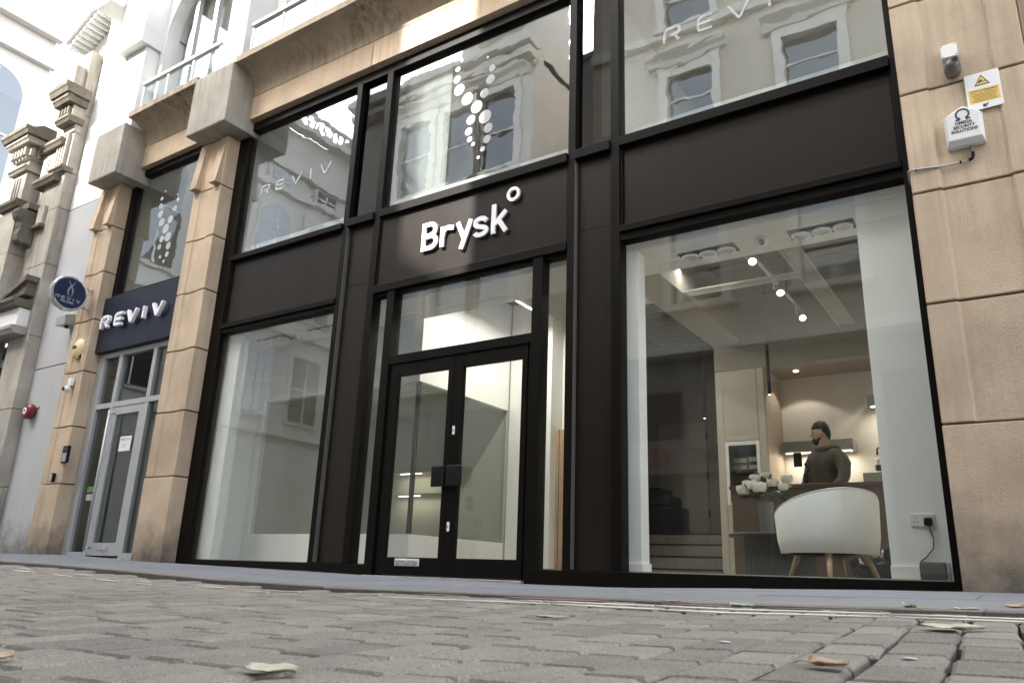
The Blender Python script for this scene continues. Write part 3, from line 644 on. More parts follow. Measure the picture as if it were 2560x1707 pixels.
for i, (l, s) in enumerate((('OMEGA', .031), ('SECURITY', .031), ('SOLUTIONS', .031))):
    text_mb(l, s, .0012, (lambda zz: (lambda a, b, d: (-.072+a, YA-d, zz+b)))(3.222-i*.0315), .0012, .98, 'CENTER').build('lettering', INK, o)
cb = thing('cable_conduit', 'thin grey conduit pipe from the omega alarm box to the black frame', 'pipe', (-.04, YP, 3.0))
MB().tube([(-.044, YP-.02, 3.07), (-.044, YP-.02, 3.0), (-.05, YP-.02, 2.975), (-.07, YP-.02, 2.962), (-.125, YP-.02, 2.955), (-.26, YP-.022, 2.962), (-.42, YP-.035, 2.977), (-.46, YP-.035, 2.972), (-.468, -.1, 2.955), (-.47, -.02, 2.95)], .0075, 8).build('pipe', ALU, cb, smooth=True)
for x, z in ((-.125, 2.957), (-.41, 2.976)): MB().lathe([(.012, -.006), (.012, .006)], (x, YP-.028, z), 12, 'x').build('clip', RUBBER, cb)
MB().tube([(-.044, YP-.02, 3.02), (-.044, YP-.02, 2.992), (-.052, YP-.02, 2.972), (-.075, YP-.02, 2.96)], .0115, 8).build('elbow', RUBBER, cb, smooth=True)

# ================================================================== ornate Victorian building on the far left
ob = thing('ornate_building', 'ornate grey-brown Victorian stone building with carved pilaster capitals left of the pale wall', 'building', (-16, -.3, 0))
def ost(x0, x1, y0, y1, z0, z1, n='stone_block', m=ORN, bv=.008): return box(n, m, ob, x0, x1, y0, y1, z0, z1, bv)
OJ = [-.1, 1.1, 2.35, 3.6, 4.89, 5.95, 6.66, 7.85, 9.2]
for a, b in zip(OJ, OJ[1:]): ost(-14.3, -13.62, -.3, .6, a+.004, b-.004)
ost(-22, -14.3, -.24, .6, 4.2, 7.2, 'wall')
for k, (a, b) in enumerate(zip(lin(-.1, 6.1, 7), lin(-.1, 6.1, 7)[1:])): ost(-15.2, -14.63, -.52, -.2, a+.004, b-.004)
def band(x0, x1, yo, z0, z1, m=ORN): return MB().prism([(-.2, z0), (-yo+.05, z0), (-yo+.02, z0+(z1-z0)*.4), (-yo, z0+(z1-z0)*.55), (-yo, z1), (-.2, z1)], 'x', x0, x1).build('moulding', m, ob, .004)
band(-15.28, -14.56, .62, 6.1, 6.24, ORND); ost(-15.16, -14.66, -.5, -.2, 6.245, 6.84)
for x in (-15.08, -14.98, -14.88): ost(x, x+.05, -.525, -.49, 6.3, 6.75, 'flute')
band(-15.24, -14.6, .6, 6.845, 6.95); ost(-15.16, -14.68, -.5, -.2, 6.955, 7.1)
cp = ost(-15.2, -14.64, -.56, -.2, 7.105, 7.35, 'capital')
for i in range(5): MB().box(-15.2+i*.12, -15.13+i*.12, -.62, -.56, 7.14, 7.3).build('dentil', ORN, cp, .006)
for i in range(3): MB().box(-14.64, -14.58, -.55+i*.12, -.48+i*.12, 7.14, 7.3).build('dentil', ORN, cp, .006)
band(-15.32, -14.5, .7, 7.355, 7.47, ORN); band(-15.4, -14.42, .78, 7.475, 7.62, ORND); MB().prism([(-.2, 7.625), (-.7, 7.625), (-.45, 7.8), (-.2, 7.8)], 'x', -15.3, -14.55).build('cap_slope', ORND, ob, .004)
# entablature between pilaster and corner pier
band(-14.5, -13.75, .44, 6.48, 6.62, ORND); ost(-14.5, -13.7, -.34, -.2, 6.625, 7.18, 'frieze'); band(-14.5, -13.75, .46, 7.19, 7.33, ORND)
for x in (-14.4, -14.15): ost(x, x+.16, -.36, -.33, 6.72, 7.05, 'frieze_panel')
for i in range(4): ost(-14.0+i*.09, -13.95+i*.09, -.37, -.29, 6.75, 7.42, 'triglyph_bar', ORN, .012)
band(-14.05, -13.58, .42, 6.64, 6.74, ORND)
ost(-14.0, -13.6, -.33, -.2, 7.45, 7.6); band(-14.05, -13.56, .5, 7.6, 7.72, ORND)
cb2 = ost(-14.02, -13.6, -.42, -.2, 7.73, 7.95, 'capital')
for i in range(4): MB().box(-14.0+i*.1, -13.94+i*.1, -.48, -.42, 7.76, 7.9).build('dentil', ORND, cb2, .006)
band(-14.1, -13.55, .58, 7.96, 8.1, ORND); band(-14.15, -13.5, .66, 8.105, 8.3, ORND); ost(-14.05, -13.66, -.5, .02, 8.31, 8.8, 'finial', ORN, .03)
# scroll corbel
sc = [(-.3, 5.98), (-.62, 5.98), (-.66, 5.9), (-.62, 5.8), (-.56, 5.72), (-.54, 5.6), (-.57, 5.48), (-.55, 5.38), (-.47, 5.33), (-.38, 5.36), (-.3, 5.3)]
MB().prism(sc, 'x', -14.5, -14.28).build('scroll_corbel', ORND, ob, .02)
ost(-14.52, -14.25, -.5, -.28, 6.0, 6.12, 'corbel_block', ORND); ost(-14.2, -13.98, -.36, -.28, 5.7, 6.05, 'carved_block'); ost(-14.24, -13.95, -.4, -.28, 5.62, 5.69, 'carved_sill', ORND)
# high cornice with dentils
MB().prism([(-14.8, 7.2), (-14.8, 9.72), (-13.61, 10.3), (-13.61, 7.2)], 'y', .1, .6).build('gable_wall', PALEUP, ob)
co = MB().prism([(-14.86, 9.82), (-13.61, 10.45), (-13.61, 10.55), (-14.86, 9.92)], 'y', -.32, .6).build('raking_cornice', PALEUP, ob, .01)
for i in range(11): x = -14.8+i*.11; z = 9.74+i*.11*.504; MB().box(x, x+.055, -.26, .12, z, z+.1).build('dentil', PALEUP, co, .004)
# small pediment, shop fascia and dark shop window
MB().prism([(-14.5, 4.28), (-13.72, 4.28), (-13.72, 4.55)], 'y', -.46, -.25).build('pediment', ORND, ob, .01)
MB().prism([(-14.62, 4.2), (-13.66, 4.52), (-13.66, 4.62), (-14.7, 4.27)], 'y', -.52, -.3).build('pediment_moulding', ORND, ob, .01)
band(-22, -13.72, .62, 4.06, 4.2, ORND)
ost(-22, -13.75, -.48, -.2, 3.74, 4.05, 'shop_fascia', WHITE); band(-22, -13.72, .55, 3.6, 3.73, M('grey_trim', (.3, .29, .27), .6))
ost(-22, -14.32, -.1, .0, -.1, 3.6, 'shop_window_back', M('dark_shop', (.035, .04, .042), .5)); 
ow = box('shop_window', GLASSR, ob, -22, -14.3, -.2, -.19, .3, 3.6, 0)
MB().ribbon([(-14.9+.75*math.cos(t), 2.55+.75*math.sin(t)) for t in lin(-.5, 2.6, 24)], .12, FAC(-.2), .001, .003).build('blue_ring_decal', M('light_blue_vinyl', (.2, .5, .62), .5), ow)
ost(-14.42, -14.3, -.26, -.15, -.1, 3.6, 'window_post', ORND)

# ================================================================== building closing the street on the far left
fb = thing('end_building', 'pale stone building with arched windows and string courses closing the street beyond the ornate building', 'building', (-26, -6, 0))
FST = M('pale_end_stone', (.56, .535, .495), .8, .06, 1.5)
box('wall', FST, fb, -34, -26, -20, 3.7, -.2, 19.2, .02)
for z, d in ((5.2, .3), (9.6, .25), (15.9, .22), (17.0, .3), (19.2, .5)): box('string_course', FST, fb, -26.0, -26+d, -20, 3.72+d*.3, z, z+.28, .03)
def fwin(yc, z0, h, wd, arch):
    wn = box('window', FST, fb, -26, -25.88, yc-wd/2-.16, yc+wd/2+.16, z0-.15, z0+h+.2, .02)
    pts = [(yc-wd/2, z0), (yc+wd/2, z0)]+([(yc+wd/2*math.cos(t), z0+h-wd/2+wd/2*math.sin(t)) for t in lin(0, math.pi, 12)] if arch else [(yc+wd/2, z0+h), (yc-wd/2, z0+h)])
    MB().prism(pts, 'x', -25.885, -25.86).build('pane', GLASSO, wn); box('window_back', M('dim_room', (.05, .055, .06), .8), wn, -25.879, -25.872, yc-wd/2+.02, yc+wd/2-.02, z0+.02, z0+h*.8, 0)
    box('sash_bar', WHITE, wn, -25.86, -25.83, yc-.03, yc+.03, z0, z0+h-.1, 0); box('sash_bar', WHITE, wn, -25.858, -25.828, yc-wd/2, yc+wd/2, z0+h*.5-.03, z0+h*.5+.03, 0)
for yc in (2.2, -.4, -3, -5.6, -8.2, -10.8, -13.4, -16):
    fwin(yc, 10.6, 4.6, 1.7, True); fwin(yc, 6, 2.8, 1.5, False)
for yc in (-10.8, -13.4, -16, -18.4): fwin(yc, 16.4-.4, .9, 1.2, False)
bl = box('balustrade', FST, fb, -26.0, -25.75, -20, 3.7, 20.3, 20.45, .02)
for i in range(60): MB().lathe([(.05, 0), (.09, .25), (.05, .6), (.07, .82)], (-25.9, -20+.2+i*.39, 19.48), 8, 'z').build('baluster', FST, bl)

# ================================================================== opposite side of the street (seen in the glass) and two added sun blockers
CREAM = M('cream_stucco', (.62, .55, .44), .8, .08, 1.2, .1, 40, streak=.25, streakcol=(.3, .25, .19)); CRW = M('cream_trim', (.74, .7, .62), .7, .05, 2.)
DIM = M('dim_room', (.05, .055, .06), .8)
def owin(b, x, z0, wd, h, yf, head=True):
    wn = MB().box(x-wd/2-.2, x-wd/2, yf-.02, yf+.1, z0-.1, z0+h+.18).box(x+wd/2, x+wd/2+.2, yf-.02, yf+.1, z0-.1, z0+h+.18).box(x-wd/2, x+wd/2, yf-.02, yf+.098, z0+h, z0+h+.18).build('window', CRW, b, .01)
    if head: MB().prism([(yf-.02, z0+h+.3), (yf+.12, z0+h+.3), (yf+.16, z0+h+.42), (yf+.3, z0+h+.5), (yf+.32, z0+h+.6), (yf-.02, z0+h+.6)], 'x', x-wd/2-.42, x+wd/2+.42).build('window_head', CRW, wn, .006); MB().box(x-wd/2-.22, x+wd/2+.22, yf-.02, yf+.07, z0+h+.18, z0+h+.3).build('frieze', CRW, wn, .004)
    MB().box(x-wd/2-.26, x+wd/2+.26, yf-.02, yf+.2, z0-.22, z0-.1).build('sill', CRW, wn, .01)
    MB().box(x-wd/2, x+wd/2, yf-.1, yf-.09, z0, z0+h).build('pane', GLASSO, wn); MB().box(x-wd/2, x+wd/2, yf-.5, yf-.45, z0-.1, z0+h+.1).build('room', DIM, wn)
    MB().box(x-wd/2, x+wd/2, yf-.12, yf-.05, z0+h*.5-.03, z0+h*.5+.03).build('meeting_rail', CRW, wn)
    if random.random() < .5: MB().box(x-wd/2+.03, x+wd/2-.03, yf-.3, yf-.28, z0+h*.55, z0+h).build('blind', M('pale_blind', (.6, .58, .53), .8), wn)
def wall_with_holes(b, x0, x1, z0, z1, yf, rows, mat, yb=-.45):
    """front wall in bands between window rows and piers between windows"""
    zs = z0
    for (wz, wh, xs, wd) in rows:
        box('wall_band', mat, b, x0, x1, yf+yb, yf, zs, wz, 0)
        px = x0
        for x in sorted(xs): box('wall_pier', mat, b, px, x-wd/2, yf+yb, yf-.001, wz, wz+wh, 0); px = x+wd/2
        box('wall_pier', mat, b, px, x1, yf+yb, yf-.001, wz, wz+wh, 0); zs = wz+wh
    box('wall_band', mat, b, x0, x1, yf+yb, yf, zs, z1, 0)
YO = -9.0
o1 = thing('cream_building', 'cream stucco building with corniced windows above a bank, reflected in the right-hand glass', 'building', (-2, YO, 0))
xs1 = [-5.5, -2.75, 0, 2.75, 5.5]
rows1 = [(5.85, 2.4, xs1, 1.12), (10.3, 1.3, xs1, 1.12), (13.1, 1.5, xs1, 1.12)]
wall_with_holes(o1, -8.05, 8, 4.6, 15.6, YO, rows1, CREAM)
for wz, wh, xs, wd in rows1:
    for x in xs: owin(o1, x, wz, wd, wh, YO, True)
for z, d in ((4.6, .35), (8.95, .25), (12.65, .15), (15.1, .4), (15.4, .6)): box('string_course', CRW, o1, -8.05, 8, YO, YO+d, z, z+.25, .02)
box('side_wall', CREAM, o1, -8.05, -7.9, YO-8, YO-.45, 0, 15.5, 0); box('roof', CREAM, o1, -8.05, 8, YO-8, YO-.45, 15.3, 15.5, 0)
box('bank_front', M('bank_stone', (.2, .185, .165), .5, .1), o1, -8.05, 8, YO-.4, YO-.02, -.1, 4.55, 0)
for x in (-7.0, -4.0, -1.0, 2.0, 5): 
    wn = box('bank_window', M('bank_frame', (.06, .06, .06), .4), o1, x-1.1, x+1.1, YO-.02, YO+.02, .5, 3.9, 0); box('pane', GLASSN, wn, x-1.05, x+1.05, YO+.025, YO+.035, .55, 3.85, 0)
box('awning_rail', CRW, o1, -7.6, 1, YO+.3, YO+.36, 6.7, 6.78, .01)
for x in (-6.9, -3.4): box('awning_bracket', CRW, o1, x-.03, x+.03, YO, YO+.3, 6.7, 6.76, 0)
hs = thing('bank_sign', 'red and white hexagon and HSBC lettering on the bank opposite, mirrored in the right-hand window', 'sign', (-5.9, YO+.05, 2.5))
FO = lambda a, b, d: (-a, YO+.1+d, b)
RED = M('bank_red', (.3, .03, .025), .5); hx, hz = 6.5, 2.5
box('backing', M('sign_grey', (.2, .19, .17), .5), hs, -7.1, -4.5, YO+.06, YO+.098, 2.15, 2.85, 0)
for pts in ([(hx-.38, hz), (hx-.19, hz+.2), (hx-.19, hz-.2)], [(hx+.38, hz), (hx+.19, hz+.2), (hx+.19, hz-.2)], [(hx-.19, hz+.2), (hx+.19, hz+.2), (hx, hz)], [(hx-.19, hz-.2), (hx+.19, hz-.2), (hx, hz)]):
    MB().prism([(-a, b) for a, b in pts], 'y', YO+.1, YO+.108).build('hexagon_part', RED, hs)
text_mb('HSBC', .46, .01, lambda a, b, d: (-4.75-a, YO+.1+d, 2.34+b), .006, .92).build('lettering', INK, hs)
o2 = thing('pale_corner_building', 'pale cream corner building with tall corniced windows, reflected in the middle upper window', 'building', (-12.5, YO, 0))
xs2 = [-14.0, -12.35, -11.0]
rows2 = [(5.6, 2.6, xs2, 1.15), (10.6, 2.35, xs2, 1.15)]
CR2 = M('pale_stucco', (.68, .64, .57), .8, .07, 1.2, .1, 40)
wall_with_holes(o2, -16.5, -9.9, 0, 14.2, YO, rows2, CR2)
for wz, wh, xs, wd in rows2:
    for x in xs: owin(o2, x, wz, wd, wh, YO, True)
for z, d in ((4.4, .3), (9.3, .25), (13.6, .4), (13.9, .6)): box('string_course', CRW, o2, -16.5, -9.9+d*.3, YO, YO+d, z, z+.25, .02)
box('side_wall', CR2, o2, -10.05, -9.9, YO-2.2, YO-.45, 0, 14.0, 0); box('side_wall', CR2, o2, -16.5, -16.35, YO-2.2, YO-.45, 0, 14.0, 0); box('roof', CR2, o2, -16.5, -9.9, YO-2.2, YO-.45, 13.8, 14.0, 0)
xs3 = [-11.0]
wall_with_holes(o2, -12.5, -9.9, 14.25, 18.0, YO, [(15.0, 1.8, xs3, 1.1)], CR2); owin(o2, -11.0, 15.0, 1.1, 1.8, YO, True)
for z, d in ((17.4, .35), (17.75, .55)): box('string_course', CRW, o2, -12.5, -9.9+d*.3, YO, YO+d, z, z+.24, .02)
box('roof', CR2, o2, -12.5, -9.9, YO-2, YO-.45, 17.7, 17.9, 0); box('side_wall', CR2, o2, -10.06, -9.91, YO-2, YO-.45, 14.05, 17.69, 0)
o4 = thing('shade_block', 'tall plain grey block added behind the opposite roofs to shade the facade', 'building', (-24, -26, 0))  # added sun blocker, keeps the lower left facade in shade
box('wall', M('block_grey', (.3, .29, .27), .8), o4, -36, -15.7, -30, -23.5, 0, 25.4, 0); box('roof_slab', M('block_grey', (.3, .29, .27), .8), o4, -36.2, -15.6, -30.2, -23.3, 25.41, 25.7, 0)
o5 = thing('sun_patch_gable', 'pale brick gable added at the back of the alley to shape the sun patch on the sign', 'building', (-9, -16, 0))  # added building, its roof slope cuts the lower edge of the sun patch
BR = M('pale_brick', (.42, .37, .31), .85, .15, 8.)
MB().prism([(-15, 0), (-5, 0), (-5, 12.25), (-13, 17.42), (-15, 16.2)], 'y', -17, -15.5).build('gable_wall', BR, o5)
box('chimney', BR, o5, -14.6, -13.8, -16.8, -15.8, 16, 18.6, .02)
opv = sheet(lin(-26, 8, 20), [-9.05, -7.6], lambda x, y: -.11).build('opposite_pavement', SLAB); struct(opv)
# ================================================================== interior of the main shop
FL = .1
fl = struct(box('floor', M('pale_floor_tile', (.38, .36, .32), .5, .06), None, -9.0, -.46, .14, 6.2, -.05, FL, 0))
struct(box('wall_right', WALLW, None, -.5, -.46, .14, 6.2, FL, 4.0, 0)); struct(box('wall_left', WALLW, None, -9.0, -8.96, .14, 6.2, FL, 4.0, 0))
struct(box('wall_back', M('back_wall_brown', (.2, .17, .13), .85, .05), None, -8.96, -.5, 5.9, 6.0, FL, 4.0, 0))
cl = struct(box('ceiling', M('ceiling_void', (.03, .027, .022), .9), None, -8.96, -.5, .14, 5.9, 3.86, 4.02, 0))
CB = M('ceiling_board_paint', (.14, .12, .095), .85, .12, 4.)
for y in lin(.8, 5.7, 24)[:-1]: box('ceiling_board', CB, cl, -4.9, -.52, y, y+.192, 3.80, 3.855, .004)
SOF = M('soffit_white', (.62, .615, .58), .8, .03)
struct(box('soffit', SOF, None, -8.95, -.52, .15, .78, 2.985, 3.08, .004)); struct(box('soffit_upstand', SOF, None, -8.95, -.52, .7, .779, 3.08, 3.8, 0))
# first floor behind the upper panes
struct(box('upper_floor', M('upper_carpet', (.2, .19, .18), .9), None, -9.0, -.46, .14, 4.0, 4.03, 4.06, 0)); struct(box('upper_wall_back', WALLG, None, -9.0, -.46, 3.6, 3.7, 4.06, 6.5, 0)); struct(box('upper_ceiling', WALLG, None, -9.0, -.46, .14, 3.7, 6.3, 6.4, 0))
struct(box('upper_sill', WALLW, None, -8.95, -.5, .16, .4, 4.06, 4.3, 0)); struct(box('upper_wall_left', WALLW, None, -9.0, -8.9, .14, 3.6, 4.06, 6.4, 0)); struct(box('upper_partition', WALLW, None, -6.6, -6.5, .2, 3.6, 4.06, 6.4, 0)); struct(box('upper_partition_right', WALLG, None, -3.3, -3.2, .2, 3.6, 4.06, 6.4, 0))
pb = thing('roller_blind', 'pale grey roller blind hanging behind the left part of the middle upper window', 'blind', (-5.6, .25, 4.3)); box('fabric', M('blind_grey', (.3, .3, .29), .9), pb, -6.0, -5.25, .22, .225, 4.3, 6.1, 0); box('bottom_bar', WHITE, pb, -6.0, -5.25, .215, .235, 4.28, 4.3, 0)
# white nibs behind the glass
box_n = struct(box('wall_nib_left', WALLW, None, -8.81, -8.56, .16, .3, FL-.05, 2.99, .004))
p1 = struct(box('wall_nib_middle', WALLW, None, -3.05, -2.8, .16, .32, FL-.05, 2.99, .004)); box('skirting', WALLW, p1, -3.06, -2.785, .145, .33, FL-.02, .165, .004)
p2 = struct(box('wall_nib_right', WALLW, None, -.91, -.52, .2, .5, FL-.05, 2.99, .004)); box('skirting', WALLW, p2, -.915, -.515, .185, .51, FL-.02, .19, .004)
# glazed corner room in the left half
rm = thing('glazed_room', 'white corner room with glass walls and a black corner post behind the left window and doors', 'room', (-7.4, .88, FL))
box('plinth', WALLW, rm, -8.95, -6.0, .88, .98, FL, .445, .003); box('plinth', WALLW, rm, -6.1, -6.0, .98, 2.8, FL, .445, .003)
box('bulkhead', WALLW, rm, -8.95, -6.0, .88, .98, 2.24, 3.8, .003); box('bulkhead', WALLW, rm, -6.1, -6.0, .98, 2.8, 2.24, 3.8, .003)
box('corner_post', FRAME, rm, -6.05, -6.005, .885, .93, .445, 2.24, .002); box('side_panel', WALLW, rm, -8.95, -8.84, .88, .98, .445, 2.24, .003)
RG = glass('room_glass', .03, (.9, .93, .9)); box('glass_pane', RG, rm, -8.84, -6.05, .92, .93, .445, 2.24, 0); box('glass_pane', RG, rm, -6.045, -6.035, .93, 2.8, .445, 2.24, 0)
box('inner_wall', WALLG, rm, -8.94, -6.0, 2.8, 2.9, FL, 3.8, 0); box('inner_side_wall', WALLG, rm, -8.955, -8.945, .99, 2.8, FL, 3.8, 0); box('inner_ceiling', WALLG, rm, -8.94, -6.1, .98, 2.8, 2.3, 2.35, 0)
pier = struct(box('wall_pier', WALLW, None, -5.98, -5.3, 2.8, 3.1, FL, 3.8, .003)); struct(box('wall_partition', WALLW, None, -5.3, -4.75, 3.1, 3.2, FL, 3.8, 0))
# timber door seen through the right side light
dr = thing('timber_door', 'pale timber door in a white frame seen through the side light right of the double doors', 'door', (-5.0, 3.1, FL))
WOOD = M('pale_oak', (.42, .29, .17), .55, .2, 3., streak=.3, streakcol=(.28, .18, .1)); box('leaf', WOOD, dr, -5.35, -4.95, 2.95, 3.0, FL, 1.95, .003); box('frame', WALLW, dr, -5.42, -5.355, 2.94, 3.04, FL, 2.05, .003); box('handle', RUBBER, dr, -4.99, -4.97, 2.9, 2.95, .95, 1.02, .003)
for x in (-5.25, -5.15, -5.05): MB().box(x-.003, x+.003, 2.945, 2.951, FL, 1.95).build('groove', RUBBER, dr)
# spotlit hanging: beams
for x0, x1, y1 in ((-3.45, -3.02, 5.2), (-4.75, -4.35, 3.6)): struct(box('beam', M('beam_plaster', (.28, .26, .215), .85, .05), None, x0, x1, .8, y1, 3.16, 3.8, .004))
struct(box('cross_beam', M('beam_plaster', (.28, .26, .215), .85, .05), None, -3.43, -.5, 4.0, 4.2, 2.79, 3.8, .004)); struct(box('bar_soffit', M('bar_soffit_brown', (.22, .16, .11), .6), None, -2.8, -.5, 4.2, 4.9, 2.79, 2.85, 0))
struct(box('bar_back_wall', M('bar_cream_wall', (.60, .56, .49), .7, .03), None, -2.8, -.5, 4.8, 4.9, FL, 2.79, 0)); struct(box('bar_side_wall', M('bar_timber', (.36, .29, .22), .6, .08), None, -2.865, -2.772, 4.02, 4.79, FL, 2.785, 0))
# tall cabinet with a glazed fridge door
cab = thing('tall_cabinet', 'tall pale cabinet with a white framed glass door full of boxes, left of the bar', 'cabinet', (-3.1, 4.3, FL))
CABM = M('cabinet_greige', (.46, .43, .36), .6, .03)
box('side_filler', CABM, cab, -3.43, -3.335, 4.01, 4.5, FL, 2.785, .003); box('upper_door', CABM, cab, -3.33, -2.875, 4.0, 4.03, 1.83, 2.785, .003)
box('carcass', CABM, cab, -3.33, -2.87, 4.49, 4.52, FL, 1.825, .003); box('right_filler', CABM, cab, -2.87, -2.78, 4.0, 4.5, FL, 2.785, .003); box('carcass_top', CABM, cab, -3.33, -2.87, 4.03, 4.5, 1.826, 1.84, 0)
fr = MB().box(-3.33, -3.285, 4.0, 4.03, 1.0, 1.822).box(-2.92, -2.875, 4.0, 4.03, 1.0, 1.822).box(-3.285, -2.92, 4.001, 4.029, 1.0, 1.04).box(-3.285, -2.92, 4.001, 4.029, 1.77, 1.822).build('glass_door', WHITE, cab, .003)
box('door_pane', RG, fr, -3.285, -2.92, 4.012, 4.018, 1.04, 1.77, 0); box('lower_door', CABM, cab, -3.33, -2.875, 4.0, 4.03, FL, .995, .003)
box('shelf', M('dark_shelf', (.06, .05, .04), .5), cab, -3.29, -2.9, 4.1, 4.48, 1.43, 1.47, .003); box('shelf', M('dark_shelf', (.06, .05, .04), .5), cab, -3.29, -2.9, 4.06, 4.48, 1.04, 1.08, .003)
kn = MB().ell((-2.895, 3.985, 1.25), .012, .012, .012, 10, 6).build('knob', RUBBER, cab)
PRT = [M('carton_white', (.55, .54, .5), .6, .2, 30.), M('carton_red', (.35, .06, .05), .6, .2, 30.), M('carton_mint', (.4, .5, .43), .6, .2, 30.), M('tub_dark', (.05, .05, .06), .4), M('tub_grey', (.2, .2, .23), .4)]
def carton(x0, x1, y0, z0, h, m, lab, band=None):
    t = thing('carton', lab, 'box', ((x0+x1)/2, y0+.05, z0), 'goods in the glazed cabinet'); box('body', m, t, x0, x1, y0, y0+.12, z0, z0+h, .003)
    if band: box('printed_band', band, t, x0+.005, x1-.005, y0-.002, y0, z0+h*.35, z0+h*.62, 0)
carton(-3.27, -3.09, 4.14, 1.472, .15, PRT[0], 'white carton with a red band on the upper cabinet shelf', PRT[1]); carton(-3.07, -2.94, 4.14, 1.472, .16, PRT[0], 'white carton with a dark band right of the red one in the cabinet', PRT[3]); carton(-3.06, -2.94, 4.12, 1.082, .27, PRT[2], 'tall mint patterned carton on the lower cabinet shelf', PRT[0])
for k, x in enumerate((-3.24, -3.14)):
    t = thing('tub', ('dark tub with silver label on the lower cabinet shelf, nearer the pillar', 'dark tub with silver label on the lower cabinet shelf, next to the mint carton')[k], 'tub', (x, 4.18, 1.082), 'goods in the glazed cabinet'); MB().lathe([(.045, 1.082), (.047, 1.1), (.047, 1.29), (.04, 1.3)], (x, 4.18, 0), 18).build('body', PRT[3], t); box('tub_label', PRT[4], t, x-.025, x+.025, 4.128, 4.134, 1.11, 1.27, 0)
# counter
ct = thing('counter', 'brown service counter standing in front of the man', 'counter', (-2.0, 2.7, FL))
CTM = M('brown_laminate', (.105, .072, .05), .6, .08, 6.); box('front_panel', CTM, ct, -2.78, -1.15, 2.5, 2.54, FL, 1.02, .003); box('end_panel', CTM, ct, -2.78, -2.74, 2.54, 3.05, FL, 1.02, .003); box('end_panel', CTM, ct, -1.19, -1.15, 2.54, 3.05, FL, 1.02, .003)
box('worktop', M('brown_worktop', (.1, .058, .036), .35, .2, 3.), ct, -2.8, -1.13, 2.48, 3.08, 1.02, 1.06, .004)
# wall shelves with light strips
def wshelf(x0, x1, z, y0, lab, lit=True):
    t = thing('wall_shelf', lab, 'shelf', ((x0+x1)/2, 4.7, z)); box('board', M('shelf_grey', (.2, .195, .165), .6), t, x0, x1, y0, 4.795, z, z+.14, .003)
    if lit:
        led = box('light_strip', emis('led_warm', (1, .8, .58), 1.6), t, x0+.03, x1-.03, y0+.06, y0+.075, z-.012, z-.001, 0)
        ld = bpy.data.lights.new('strip_lamp', 'AREA'); ld.shape = 'RECTANGLE'; ld.size = x1-x0-.06; ld.size_y = .03; ld.energy = 1.1*(x1-x0); ld.color = (1, .9, .78); lo = bpy.data.objects.new('strip_lamp', ld); COL.objects.link(lo); lo.parent = t; lo.location = (0, y0+.12-4.7, -.02)
wshelf(-2.72, -1.84, 1.72, 4.5, 'long grey floating shelf with a light strip behind the man'); wshelf(-1.62, -.9, 2.25, 4.45, 'upper grey floating shelf with a light strip near the right wall'); wshelf(-1.75, -.75, 1.27, 4.45, 'lower grey floating shelf holding three pump bottles')
AMB = M('amber_glass', (.2, .07, .02), .25); BLK = RUBBER
for k, x in enumerate((-1.58, -1.45, -1.32)):
    t = thing('pump_bottle', ('clear pump bottle with black pump on the lower shelf, leftmost of three', 'amber pump bottle with black pump on the lower shelf, middle of three', 'tall pump bottle with black pump on the lower shelf, rightmost of three')[k], 'bottle', (x, 4.58, 1.41), 'pump bottles on the lower shelf'); h = .17+.03*(k == 2)
    MB().lathe([(.036, 1.41), (.038, 1.43), (.038, 1.41+h), (.016, 1.44+h), (.014, 1.47+h)], (x, 4.58, 0), 16).build('bottle_body', (PRT[0], AMB, PRT[4])[k], t, smooth=False); MB().lathe([(.0385, 1.44), (.0385, 1.42+h*.55)], (x, 4.58, 0), 16).build('bottle_label', BLK, t)
    MB().tube([(x, 4.58, 1.47+h), (x, 4.58, 1.55+h), (x+.02, 4.57, 1.56+h), (x+.05, 4.56, 1.55+h)], [.014, .008, .009, .007], 8).build('pump', BLK, t)
for x in (-2.45, -1.3):
    t = thing('downlight', ('small round downlight in the brown bar soffit, on the left', 'small round downlight in the brown bar soffit, on the right')[x > -2], 'light', (x, 4.4, 2.785), 'bar soffit downlights'); MB().lathe([(.03, 2.78), (.03, 2.789)], (x, 4.4, 0), 16).build('lamp', emis('downlight_glow', (1, .85, .65), 3.), t)
    ld = bpy.data.lights.new('downlight_lamp', 'SPOT'); ld.energy = 1.6; ld.spot_size = R(110); ld.color = (1, .9, .78); ld.shadow_soft_size = .03; lo = bpy.data.objects.new('downlight_lamp', ld); COL.objects.link(lo); lo.parent = t; lo.location = (0, 0, -.03)
# stairs, back wall with door, black boxes
st = thing('staircase', 'four grey tiled steps with dark nosings rising at the back of the shop', 'stairs', (-4.2, 4.3, FL))
TILE = M('stair_tile', (.19, .176, .142), .6, .1, 4.)
for i, z in enumerate((.2, .37, .54, .7)):
    y = 4.0+i*.27; sp = box('step', TILE, st, -5.6, -3.44, y, y+(.27 if i < 3 else 1.6), FL, z-.012, 0); box('nosing', RUBBER, sp, -5.6, -3.44, y-.008, y+.04, z-.02, z, .002)
    for x in (-4.9, -4.3, -3.75): MB().box(x+i*.13-.0015, x+i*.13+.0015, y-.002, y, FL+.003, z-.022).build('tile_joint', RUBBER, sp)
d2 = thing('back_door', 'plain taupe door with dark hinges at the top of the steps', 'door', (-4.5, 5.88, .7)); DT = M('door_taupe', (.25, .222, .178), .6, .05); box('leaf', DT, d2, -5.05, -4.25, 5.86, 5.895, .7, 2.5, .004)
for z in (1.0, 1.6, 2.2): box('hinge', RUBBER, d2, -4.25, -4.235, 5.85, 5.875, z, z+.12, 0)
